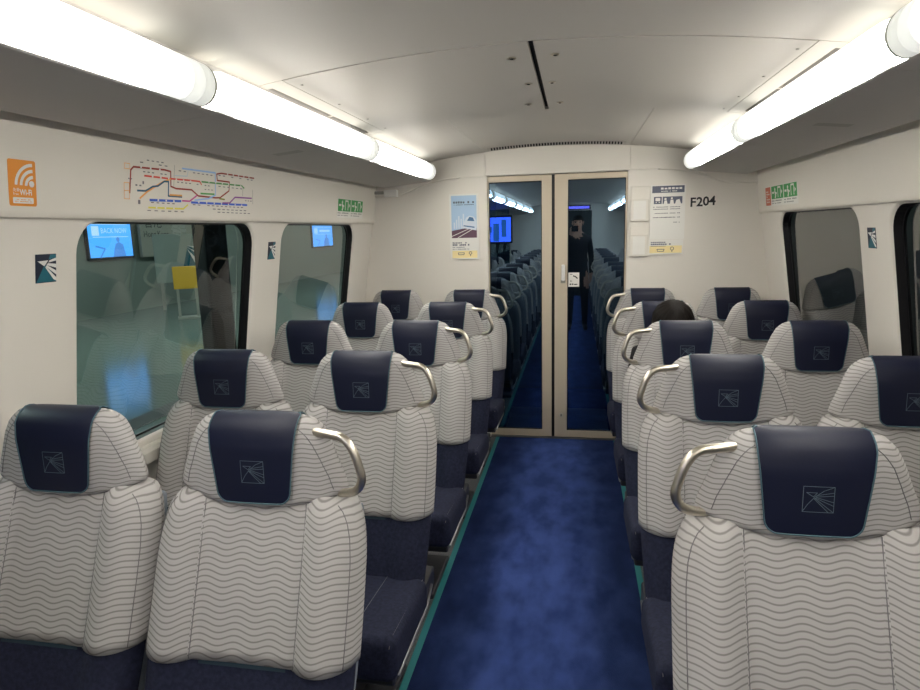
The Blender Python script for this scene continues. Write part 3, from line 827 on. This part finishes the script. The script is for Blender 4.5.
art('station_names', [dashes(2.02,2.15,1.838,.004,5,.5,1), dashes(1.985,2.15,1.828,.004,5,.5,2), dashes(2.0,2.14,1.798,.004,6,.5,5), dashes(2.20,2.44,1.818,.004,8,.5,6), dashes(2.37,2.44,1.760,.004,3,.5,7), dashes(2.37,2.44,1.775,.004,3,.5,8),
    dashes(2.47,2.77,1.822,.004,9,.5,9), dashes(2.47,2.68,1.778,.004,6,.5,10), dashes(2.04,2.22,1.696,.004,6,.5,11), dashes(2.29,2.72,1.697,.004,13,.55,12), dashes(2.43,2.75,1.684,.004,9,.6,13), dashes(2.43,2.75,1.672,.004,9,.6,14), dashes(2.02,2.25,1.668,.004,6,.5,15),
    dashes(2.19,2.34,1.776,.004,6,.5,16), dashes(1.96,2.0,1.75,.006,2,.5,17), dashes(1.925,1.95,1.77,.004,2,.5,18), dashes(2.69,2.76,1.728,.004,3,.5,19), rect(1.972,1.690,1.984,1.704), rect(1.996,1.758,2.004,1.768)], LW, 'grey_print', r, .0034)
tk = [[(1.908,1.820),(1.934,1.820),(1.934,1.803),(1.908,1.803),(1.908,1.820)], [(1.905,1.758),(1.930,1.758),(1.930,1.705),(1.905,1.705),(1.905,1.758)], [(1.905,1.732),(1.930,1.732)]]
for t in tk: art('legend_box', [stroke(t, .002)], LW, 'map_orange', r, .0034)
art('station_ticks', [rect(u-.004, v-.003, u+.004, v+.003) for u, v in [(1.99+.05*i,1.814) for i in range(3)]+[(2.05+.045*i,1.787) for i in range(6)]+[(2.40+.05*i,1.7925) for i in range(6)]+[(2.08+.045*i,1.7075) for i in range(3)]+[(2.33+.055*i,1.709) for i in range(7)]+[(2.54+.045*i,1.834) for i in range(5)]+[(2.07+.05*i,1.6805) for i in range(3)]], LW, 'white', r, .0036)['kind'] = 'stuff'
# green emergency stickers
def exit_sticker(fn0, u0, v0, label, orange=False):
    k_ = 1.22
    def fn(u, v, off): return fn0(u0+(u-u0)*k_, v0+(v-v0)*k_, off)
    r = sticker_root('safety_sticker', None, label)
    w_ = .40 if not orange else .50
    slab('backing', rect(u0, v0, u0+w_, v0+.100)[0], fn, .0008, 'paper', r)
    gx = u0+.010
    if orange:
        art('orange_panel', [rect(u0+.006, v0+.004, u0+.092, v0+.096)], fn, 'red_sign', r, .0014)
        art('lettering', [dashes(u0+.022,u0+.078,v0+.018+.013*i,.008,3,.7,i) for i in range(5)], fn, 'paper', r, .002)['kind'] = 'stuff'
        gx = u0+.108
    for k in range(2):
        a = gx+k*.196
        art('green_panel', [rect(a, v0+.034, a+.186, v0+.096)], fn, 'green_sign', r, .0014)
        art('pictogram', [disc(a+.06,v0+.080,.009,8), stroke([(a+.055,v0+.07),(a+.07,v0+.052),(a+.06,v0+.04)], .012), stroke([(a+.06,v0+.066),(a+.085,v0+.060)], .009), stroke([(a+.105,v0+.042),(a+.105,v0+.088),(a+.145,v0+.088),(a+.145,v0+.042)], .008),
              stroke([(a+.015,v0+.065),(a+.04,v0+.065)], .010), poly([(a+.155,v0+.053),(a+.155,v0+.077),(a+.174,v0+.065)])], fn, 'paper', r, .002)
        art('small_print', [dashes(a,a+.175,v0+.022,.006,12,.7,k+3), dashes(a,a+.150,v0+.010,.005,12,.7,k+7)], fn, 'grey_print', r, .0014)
exit_sticker(LW, 3.825, 1.672, 'two green and white safety pictograms on panel beside the route map')
exit_sticker(RW, -4.42, 1.672, 'orange, green and white safety sticker on panel above window', True)
# square emblem stickers on the window pillars
def emblem_sticker(fn, u, v, s, label):
    r = sticker_root('emblem_sticker', None, label)
    def q(pts): return poly([(u+a*s, v+b*s*1.12) for a, b in pts])
    slab('backing', q([(0,0),(1,0),(1,1),(0,1)])[0], fn, .0008, 'sign_navy', r)
    art('teal_field', [q([(.02,.02),(.98,.02),(.98,.12),(.55,.62),(.40,.60)]), q([(.70,.98),(.98,.98),(.98,.86),(.62,.80)])], fn, 'sign_teal', r, .0014)
    art('white_rays', [q([(.08,.76),(.60,.78),(.40,.58)]), q([(.60,.70),(.98,.76),(.98,.86),(.66,.78)]), q([(.50,.62),(.98,.50),(.98,.64),(.58,.68)]), q([(.46,.57),(.98,.26),(.98,.40),(.54,.61)]), q([(.44,.54),(.84,.10),(.98,.04),(.98,.16),(.50,.55)])], fn, 'white', r, .002)
emblem_sticker(LL, 1.560, 1.452, .074, 'square navy and teal emblem sticker on pillar below the Wi-Fi sticker')
emblem_sticker(LL, 2.962, 1.452, .078, 'square navy and teal emblem sticker on pillar between the route-map windows')
emblem_sticker(RL, -3.022, 1.452, .078, 'square navy and teal emblem sticker on pillar on the F204 side')
# number on the end wall
r = sticker_root('carriage_number', None, 'black carriage number F204 lettered on the end wall', 'lettering')
art('lettering', [text2d('F', .085, .903, 1.692, bold=.002), text2d('2', .085, .945, 1.694, bold=.002), text2d('0', .085, .986, 1.697, bold=.002), text2d('4', .085, 1.027, 1.699, bold=.002)], end_fn, 'black_print', r, .0012)
# poster on the left of the doors
r = sticker_root('train_poster', None, 'framed poster of a silver train under blue sky beside the glass doors', 'poster')
a0, a1, b0, b1 = -.770, -.556, 1.362, 1.832
slab('frame', rect(a0,b0,a1,b1)[0], end_fn, .010, 'paper', r)
art('sky', [rect(a0+.014,1.518,a1-.014,b1-.012)], end_fn, 'sky_print', r, .0106)
art('skyline', [rect(a0+.03+i*.017,1.585,a0+.03+i*.017+.010,1.60+hh) for i, hh in enumerate((.03,.05,.075,.055,.09,.04))], end_fn, 'train_print', r, .0110)
art('tracks', [poly([(a0+.014,1.518),(a1-.014,1.518),(a1-.014,1.585),(a1-.07,1.592),(a0+.014,1.570)])], end_fn, 'track_print', r, .0112)
art('rails', [stroke([(a0+.014,1.530),(a1-.06,1.588)], .004), stroke([(a0+.06,1.520),(a1-.04,1.582)], .004)], end_fn, 'paper', r, .0116)
art('train', [poly([(a0+.09,1.590),(a1-.016,1.570),(a1-.016,1.640),(a1-.035,1.668),(a1-.065,1.676),(a1-.09,1.664),(a0+.105,1.625)])], end_fn, 'train_print', r, .0118)
art('train_windows', [poly([(a1-.085,1.640),(a1-.03,1.636),(a1-.04,1.662),(a1-.066,1.668)]), poly([(a0+.10,1.602),(a1-.03,1.588),(a1-.03,1.597),(a0+.104,1.609)])], end_fn, 'train_glass_print', r, .0122)
art('heading', [dashes(a0+.030,a1-.026,1.765,.016,9,.72,21), dashes(a0+.034,a1-.030,1.752,.006,20,.7,22)], end_fn, 'slate_print', r, .0112)
art('footer', [rect(a0+.014,1.372,a1-.014,1.425)], end_fn, 'yellow_print', r, .0106)
art('text_lines', [dashes(a0+.018,a0+.125,1.478,.010,9,.75,23), dashes(a0+.018,a0+.145,1.462,.012,10,.8,24), dashes(a0+.018,a0+.115,1.448,.006,14,.7,25), dashes(a0+.018,a0+.150,1.434,.006,18,.7,26), stroke([(a0+.062,1.396),(a0+.100,1.396),(a0+.104,1.410),(a0+.058,1.410),(a0+.062,1.396)], .004)]+[ring_arc(a0+.150,1.408,.008,.012,0,360)]+[stroke([(a0+.150,1.396),(a0+.150,1.388)], .005)], end_fn, 'slate_print', r, .0112)
# notice on the right of the doors
r = sticker_root('notice_poster', None, 'white printed notice with grey heading and yellow foot beside F204', 'poster')
a0, a1, b0, b1 = .643, .872, 1.372, 1.842
slab('frame', rect(a0,1.475,a1,b1)[0], end_fn, .010, 'paper', r); slab('lower_frame', rect(a0-.004,b0,a1-.004,1.472)[0], end_fn, .010, 'paper', r)
art('heading_bar', [rect(a0+.010,1.790,a1-.008,1.836)], end_fn, 'slate_print', r, .0106)
art('heading', [dashes(a0+.018,a1-.018,1.812,.014,8,.75,31), dashes(a0+.06,a1-.055,1.797,.007,14,.7,32)], end_fn, 'paper', r, .0112)
art('pictures', [rect(a0+.022,1.716,a0+.074,1.764), rect(a0+.080,1.716,a1-.020,1.764)], end_fn, 'slate_print', r, .0106)
art('picture_shapes', [rrect(a0+.032,1.735,a0+.064,1.757,.005), rect(a0+.034,1.724,a0+.042,1.730), rect(a0+.054,1.724,a0+.062,1.730), disc(a0+.098,1.748,.008,10), poly([(a0+.088,1.716),(a0+.112,1.716),(a0+.108,1.738),(a0+.092,1.738)]), disc(a0+.140,1.752,.007,10), poly([(a0+.128,1.716),(a0+.154,1.716),(a0+.150,1.742),(a0+.132,1.742)]), poly([(a0+.162,1.716),(a0+.200,1.716),(a0+.190,1.746),(a0+.170,1.740)])], end_fn, 'paper', r, .0112)
art('text_lines', [dashes(a0+.02,a1-.03,1.692-.014*i,.006,18,.75,40+i) for i in (0,1,3,5)]+[dashes(a0+.02,a1-.06,1.622,.006,16,.75,46), dashes(a0+.155,a1-.03,1.588,.006,5,.75,47)], end_fn, 'grey_print', r, .0106)
art('footer', [rect(a0+.002,1.382,a1-.012,1.432)], end_fn, 'yellow_print', r, .0106)
art('lower_text', [dashes(a0+.010,a0+.11,1.452,.008,8,.75,51), dashes(a0+.010,a0+.145,1.438,.011,10,.8,52), dashes(a0+.010,a0+.11,1.427,.005,14,.7,53), stroke([(a0+.056,1.394),(a0+.096,1.394),(a0+.100,1.408),(a0+.052,1.408),(a0+.056,1.394)], .004), ring_arc(a0+.152,1.412,.009,.013,0,360), stroke([(a0+.152,1.400),(a0+.152,1.390)], .005)], end_fn, 'slate_print', r, .0112)
# two leaflet holders
for (zt, zb, lab) in ((1.838, 1.603, 'upper pale leaflet holder mounted between glass door and white notice'), (1.598, 1.362, 'lower pale leaflet holder mounted between glass door and white notice')):
    r = sticker_root('leaflet_holder', None, lab, 'leaflet holder')
    box('back_plate', .514, .640, D-.008, D, zb, zt, 'wall_upper', r, .002)
    box('pocket', .512, .630, D-.022, D-.006, zb, zb+.146, 'wall_upper', r, .003)
    box('pocket_window', .530, .612, D-.0232, D-.0222, zb+.014, zb+.138, 'paper', r)

# ------------------------------------------------------------------ people
def skin_body(name, joints, edges, root, mats, classify, sub=1):
    me = bpy.data.meshes.new(name); names = list(joints); idx = {n: i for i, n in enumerate(names)}
    me.from_pydata([joints[n][0] for n in names], [(idx[a], idx[b]) for a, b in edges], [])
    ob = bpy.data.objects.new(name, me); COL.objects.link(ob)
    ob.modifiers.new('skin', 'SKIN'); sv = me.skin_vertices[0].data
    for n in names:
        r = joints[n][1]; sv[idx[n]].radius = (r, r) if not isinstance(r, tuple) else r
        sv[idx[n]].use_root = (n == root)
    s = ob.modifiers.new('sub', 'SUBSURF'); s.levels = sub; s.render_levels = sub
    dg = bpy.context.evaluated_depsgraph_get(); em = bpy.data.meshes.new_from_object(ob.evaluated_get(dg)); bpy.data.objects.remove(ob)
    em.name = name
    for m in mats: em.materials.append(MATS[m])
    for p in em.polygons:
        p.use_smooth = True; c = p.center
        best = min(edges, key=lambda e: seg_d(c, Vector(joints[e[0]][0]), Vector(joints[e[1]][0])))
        p.material_index = classify(best)
    return em
def seg_d(p, a, b):
    d = b-a; t = max(0, min(1, (p-a).dot(d)/max(1e-9, d.dot(d)))); return (p-(a+d*t)).length
def hand(J, E, pre, wrist, palm_dir, side_dir, curl_dir, s=1.0):
    """palm + five bent fingers of different length"""
    w_ = Vector(J[wrist][0]); d = Vector(palm_dir).normalized(); sd = Vector(side_dir).normalized(); cu = Vector(curl_dir).normalized()
    pm = w_+d*.055*s; J[pre+'palm'] = (tuple(pm), (.036*s, .018*s)); E.append((wrist, pre+'palm'))
    for k, (o, ln) in enumerate(((-.030,.070),(-.010,.080),(.010,.076),(.029,.060))):
        b = w_+d*.088*s+sd*o*s; J[pre+'k%d' % k] = (tuple(b), .0105*s); E.append((pre+'palm', pre+'k%d' % k))
        m1 = b+d*ln*.45*s+cu*.014*s; J[pre+'m%d' % k] = (tuple(m1), .0090*s); E.append((pre+'k%d' % k, pre+'m%d' % k))
        m2 = m1+d*ln*.34*s+cu*.026*s; J[pre+'t%d' % k] = (tuple(m2), .0075*s); E.append((pre+'m%d' % k, pre+'t%d' % k))
    b = w_+d*.030*s-sd*.036*s+cu*.006*s; J[pre+'th0'] = (tuple(b), .0130*s); E.append((wrist, pre+'th0'))
    m1 = b+d*.034*s-sd*.022*s+cu*.012*s; J[pre+'th1'] = (tuple(m1), .0105*s); E.append((pre+'th0', pre+'th1'))
    m2 = m1+d*.030*s-sd*.004*s+cu*.012*s; J[pre+'th2'] = (tuple(m2), .0085*s); E.append((pre+'th1', pre+'th2'))
def hair_cap(name, centre, rot, rad, parent, cut, seed=1, lobes=34):
    """hair as a closed, strand-ridged cap; cut(v) -> keep"""
    rr = random.Random(seed); bm = bmesh.new(); bmesh.ops.create_uvsphere(bm, u_segments=96, v_segments=40, radius=1)
    kill = [v for v in bm.verts if not cut(v.co)]; bmesh.ops.delete(bm, geom=kill, context='VERTS')
    for v in bm.verts:
        a = math.atan2(v.co.y, v.co.x); t = 1-v.co.z
        k = 1+.018*math.sin(lobes*a+3*math.sin(4*a)+2.5*t)*min(1, t*2)+.014*math.sin(17*a+5*t)*min(1, t*2)+.01*rr.random()
        v.co = Vector((v.co.x*rad[0]*k, v.co.y*rad[1]*k, v.co.z*rad[2]*k))
    bmesh.ops.solidify(bm, geom=bm.faces[:], thickness=.012)
    M = Matrix.Translation(centre) @ rot
    bmesh.ops.transform(bm, matrix=M, verts=bm.verts)
    return bm_obj(name, bm, 'hair', parent, smooth=True)
def head_bits(root, c, rot, mats=True):
    """eyes, nose, mouth, ears: c = head centre, rot = head orientation (face along -y)"""
    def blob(nm, p, r, m):
        bm = bmesh.new(); bmesh.ops.create_uvsphere(bm, u_segments=12, v_segments=8, radius=1)
        for v in bm.verts: v.co = rot.to_3x3() @ (Vector((v.co.x*r[0], v.co.y*r[1], v.co.z*r[2]))+Vector(p)) + Vector(c)
        return bm_obj(nm, bm, m, root, smooth=True)
    for s in (-1, 1):
        blob('eye', (s*.032,-.083,.0), (.012,.008,.007), 'black_print'); blob('eyebrow', (s*.033,-.088,.020), (.020,.005,.004), 'hair')
        blob('ear', (s*.080,.004,-.005), (.010,.020,.032), 'skin')
    blob('nose', (0,-.097,-.022), (.012,.016,.022), 'skin'); blob('mouth', (0,-.086,-.060), (.024,.007,.006), 'red_sign')

def photographer():
    root = empty('person', (.16, -.52, 0))
    J = {}; E = []
    def j(n, p, r): J[n] = (p, r)
    # local frame: the person faces +y towards the glass doors
    j('pelvis',(0,0,.93),(.155,.115)); j('waist',(0,0,1.06),(.145,.105)); j('chest',(0,0,1.26),(.165,.12)); j('upper',(0,-.01,1.40),(.13,.09)); j('neck',(0,.0,1.50),(.055,.055)); j('jaw',(0,.022,1.575),(.062,.072)); j('head',(0,.01,1.645),(.076,.092)); j('crown',(0,0,1.70),(.060,.070))
    E += [('pelvis','waist'),('waist','chest'),('chest','upper'),('upper','neck'),('neck','jaw'),('jaw','head'),('head','crown')]
    for s, n in ((-1,'l'),(1,'r')):
        j(n+'hip',(s*.09,0,.87),.095); j(n+'knee',(s*.11,.015,.48),.062); j(n+'ankle',(s*.115,-.01,.09),.042); j(n+'toe',(s*.13,.13,.035),.036)
        E += [('pelvis',n+'hip'),(n+'hip',n+'knee'),(n+'knee',n+'ankle'),(n+'ankle',n+'toe')]
    # one arm hangs, the other lifts the phone
    j('rsh',(.165,-.01,1.40),.058); j('rel',(.205,-.03,1.12),.044); j('rwr',(.20,.04,.88),.028); E += [('upper','rsh'),('rsh','rel'),('rel','rwr')]
    j('lsh',(-.175,-.01,1.40),.062); j('lel',(-.22,.16,1.22),.046); j('lwr',(-.09,.38,1.47),.030); E += [('upper','lsh'),('lsh','lel'),('lel','lwr')]
    hand(J, E, 'r', 'rwr', (0.02,.12,-1), (0,-1,0), (-1,.2,0)); hand(J, E, 'l', 'lwr', (.25,.45,.8), (.5,-.1,-.3), (.75,.25,.1))
    skinset = {'neck','jaw','head','crown'}
    def cls(e):
        a, b = e
        if b in skinset or a in ('jaw','head'): return 1
        if b[1:5] == 'palm' or (b[1:2] in 'kmt' and b not in ('ltoe','rtoe','lknee','rknee')): return 1
        if b.endswith('toe'): return 2
        return 0
    me = skin_body('body', J, E, 'pelvis', ['black_cloth','skin','shoe'], cls, 2)
    link(bpy.data.objects.new('body', me), root)
    hr = Matrix.Rotation(PI, 4, 'Z')
    hair_cap('hair', (0,.004,1.655), hr, (.088,.106,.100), root, lambda v: v.z > .25 or (v.y > .1 and v.z > -.5))
    head_bits(root, (0,.012,1.645), hr)
    tag(root, 'person in black clothes standing in the aisle holding up a phone', 'person')
    ph = empty('phone', (.146, -.02, 1.555)); box('body', -.075, .02, -.010, .0, -.04, .04, 'phone', ph, .006); box('screen', -.072, .017, -.0112, -.0098, -.036, .036, 'phone', ph)
    tag(ph, 'dark phone held up at eye level by the standing person', 'phone')
photographer()

def passenger():
    root = empty('person', (.640, 3.616, 0))   # faces -y, sits in the second row from the end wall, head bowed
    J = {}; E = []
    def j(n, p, r): J[n] = (p, r)
    j('pelvis',(0,-.24,.53),(.15,.11)); j('waist',(0,-.215,.64),(.135,.10)); j('chest',(0,-.20,.79),(.155,.11)); j('upper',(0,-.20,.90),(.125,.085)); j('neck',(0,-.225,.965),(.052,.052)); j('jaw',(0,-.285,1.00),(.058,.066)); j('head',(0,-.265,1.065),(.072,.086)); j('crown',(0,-.235,1.11),(.058,.066))
    E += [('pelvis','waist'),('waist','chest'),('chest','upper'),('upper','neck'),('neck','jaw'),('jaw','head'),('head','crown')]
    for s, n in ((-1,'l'),(1,'r')):
        j(n+'hip',(s*.085,-.28,.515),.082); j(n+'knee',(s*.10,-.585,.525),.058); j(n+'ankle',(s*.10,-.575,.09),.040); j(n+'toe',(s*.105,-.62,.035),.034)
        E += [('pelvis',n+'hip'),(n+'hip',n+'knee'),(n+'knee',n+'ankle'),(n+'ankle',n+'toe')]
        j(n+'sh',(s*.160,-.205,.895),.058); j(n+'el',(s*.195,-.235,.675),.043); j(n+'wr',(s*.075,-.40,.665),.029); E += [('upper',n+'sh'),(n+'sh',n+'el'),(n+'el',n+'wr')]
        hand(J, E, n, n+'wr', (-s*.45,-.75,.25), (s*.3,0,1), (-s*.5,-.2,.1), .9)
    def cls(e):
        a, b = e
        if b in ('neck','jaw','head','crown'): return 1
        if b[1:5] == 'palm' or (b[1:2] in 'kmt' and b not in ('ltoe','rtoe','lknee','rknee')): return 1
        if b.endswith('toe'): return 2
        return 0
    me = skin_body('body', J, E, 'pelvis', ['black_cloth','skin','shoe'], cls, 2)
    link(bpy.data.objects.new('body', me), root)
    rot = Matrix.Rotation(math.radians(28), 4, 'X')
    hair_cap('hair', (0,-.252,1.082), rot, (.103,.118,.108), root, lambda v: v.z > -.12 or (v.y > -.35 and v.z > -.78), 5, 41)
    head_bits(root, (0,-.262,1.055), rot)
    tag(root, 'dark-haired seated passenger with bowed head behind the third-row seat', 'person')
passenger()

# ------------------------------------------------------------------ station outside the windows
plat = struct(box('platform_floor', -14, -1.75, -12, 60, -.25, -.06, 'station_floor'))
box('edge_band', -3.86, -3.62, -12, 60, -.06, -.056, 'platform_edge', plat)
box('edge_band', -2.3, -1.75, -12, 60, -.06, -.056, 'platform_edge', plat)
wp = struct(box('wall_station', -10.2, -9.9, -12, 60, -.06, 4.2, 'station_wall'))
struct(box('ceiling_station', -14, -1.75, -12, 60, 4.2, 4.3, 'station_wall'))
struct(box('wall_platform_end', -14, -1.75, 45, 45.2, -.06, 4.2, 'station_wall'))
for i, y in enumerate((2, 9, 16, 24, 33)):
    l = empty('station_light', (-6.2, y, 4.16)); box('housing', -.22, .22, -1.6, 1.6, -.02, .06, 'white', l); box('tube', -.17, .17, -1.5, 1.5, -.04, -.015, 'station_lamp', l)
    tag(l, 'long white lamp on the station ceiling beyond the windows', 'ceiling light', 'station ceiling lamps')
def stn_fn(x):
    return lambda u, v, off: (x+off, u, v)
def screen(y0, y1, z0, z1, label, text):
    r = empty('advert_screen', (-9.86, (y0+y1)/2, (z0+z1)/2)); tag(r, label, 'screen', None)
    yc, zc = (y0+y1)/2, (z0+z1)/2; hw, hh = (y1-y0)/2, (z1-z0)/2
    box('housing', -.05, .02, -hw-.05, hw+.05, -hh-.05, hh+.05, 'black_rubber', r, .01)
    fn = stn_fn(.02); mesh_obj('screen', [fn(-hw,-hh,.004),fn(hw,-hh,.004),fn(hw,hh,.004),fn(-hw,hh,.004)], [(0,1,2,3)], 'screen_blue', r)
    s = hw/.62
    art('picture', [poly([(.02*s,-hh),(.06*s,-.30),(.12*s,-.18),(.22*s,-.14),(.34*s,-.20),(.40*s,-hh)]), disc(.20*s,-.09,.055*s,12), stroke([(-.45*s,-.22),(-.2*s,-.28),(-.35*s,-hh)], .04), stroke([(-.5*s,hh-.02),(.5*s,hh-.02)], .02)], fn, 'screen_dark', r, .006)
    art('lettering', ([text2d(text, .15*s, -.27*s, .05, squeeze=.92)] if text else [rect(-.2*s,.06,.45*s,.14)])+[rect(-.52*s,.0,-.32*s,.20), stroke([(-.5*s,-.03),(.52*s,-.03)], .014), stroke([(-.5*s,.24),(.52*s,.24)], .014)], fn, 'screen_light', r, .007)
screen(11.58, 12.88, 1.20, 2.12, 'blue advertising screen reading BACK NOW beyond the route-map window', 'BACK NOW')
screen(23.0, 25.0, 1.10, 2.10, 'smaller blue advertising screen beyond the window beside the end wall', None)
sg = empty('station_sign', (-9.8, 13.72, 1.55)); tag(sg, 'grey station name board reading Hong Kong beside the blue screen', 'sign')
box('board', -.04, .04, -.62, .55, -.40, .75, 'grey_trim', sg, .01); box('wall_bracket', -.11, -.03, -.2, .2, -.1, .3, 'grey_trim', sg)
art('lettering', [text2d('香港', .34, -.48, .30), text2d('Hong Kong', .20, -.52, .06)], stn_fn(.04), 'black_print', sg, .004)
col_ = empty('station_column', (-3.55, 5.93, -.06)); tag(col_, 'dark station column standing on the platform', 'column')
box('shaft', -.07, .07, -.20, .22, 0, 4.26, 'station_dark', col_, .02); box('plinth', -.085, .085, -.215, .235, 0, .12, 'platform_edge', col_, .01)
yb_ = empty('yellow_board', (-7.72, 11.62, -.06), math.radians(-55)); tag(yb_, 'yellow notice stand on the platform beyond the route-map window', 'notice stand')
box('panel', -.03, .03, -.24, .24, .60, 1.06, 'station_yellow', yb_, .01); box('leg', -.03, .03, -.20, -.15, 0, .60, 'grey_trim', yb_); box('leg', -.03, .03, .15, .20, 0, .60, 'grey_trim', yb_); box('foot', -.2, .2, -.22, .22, 0, .03, 'grey_trim', yb_)
wb = empty('information_board', (-8.95, 13.1, -.06), math.radians(-55)); tag(wb, 'pale information board with teal emblem behind the yellow stand', 'board')
box('panel', -.03, .03, -.42, .75, .62, 1.72, 'station_panel', wb, .01); box('leg', -.03, .03, -.35, -.28, 0, .62, 'grey_trim', wb); box('leg', -.03, .03, .60, .68, 0, .62, 'grey_trim', wb)
art('emblem', [poly([(.08,.64),(.74,.64),(.74,1.2),(.30,1.45)])], stn_fn(.03), 'sign_teal', wb, .004)
art('rays', [poly([(.28,1.45),(.74,1.30),(.74,1.40)]), poly([(.28,1.42),(.74,1.05),(.74,1.17)]), poly([(.28,1.38),(.60,.66),(.74,.80)])], stn_fn(.03), 'white', wb, .006)
# trackside on the other side
wt = struct(box('wall_tunnel', 3.4, 3.6, -12, 45, -.6, 4.2, 'station_dark'))
struct(box('ground_track', 1.62, 3.4, -12, 45, -.7, -.6, 'station_dark'))
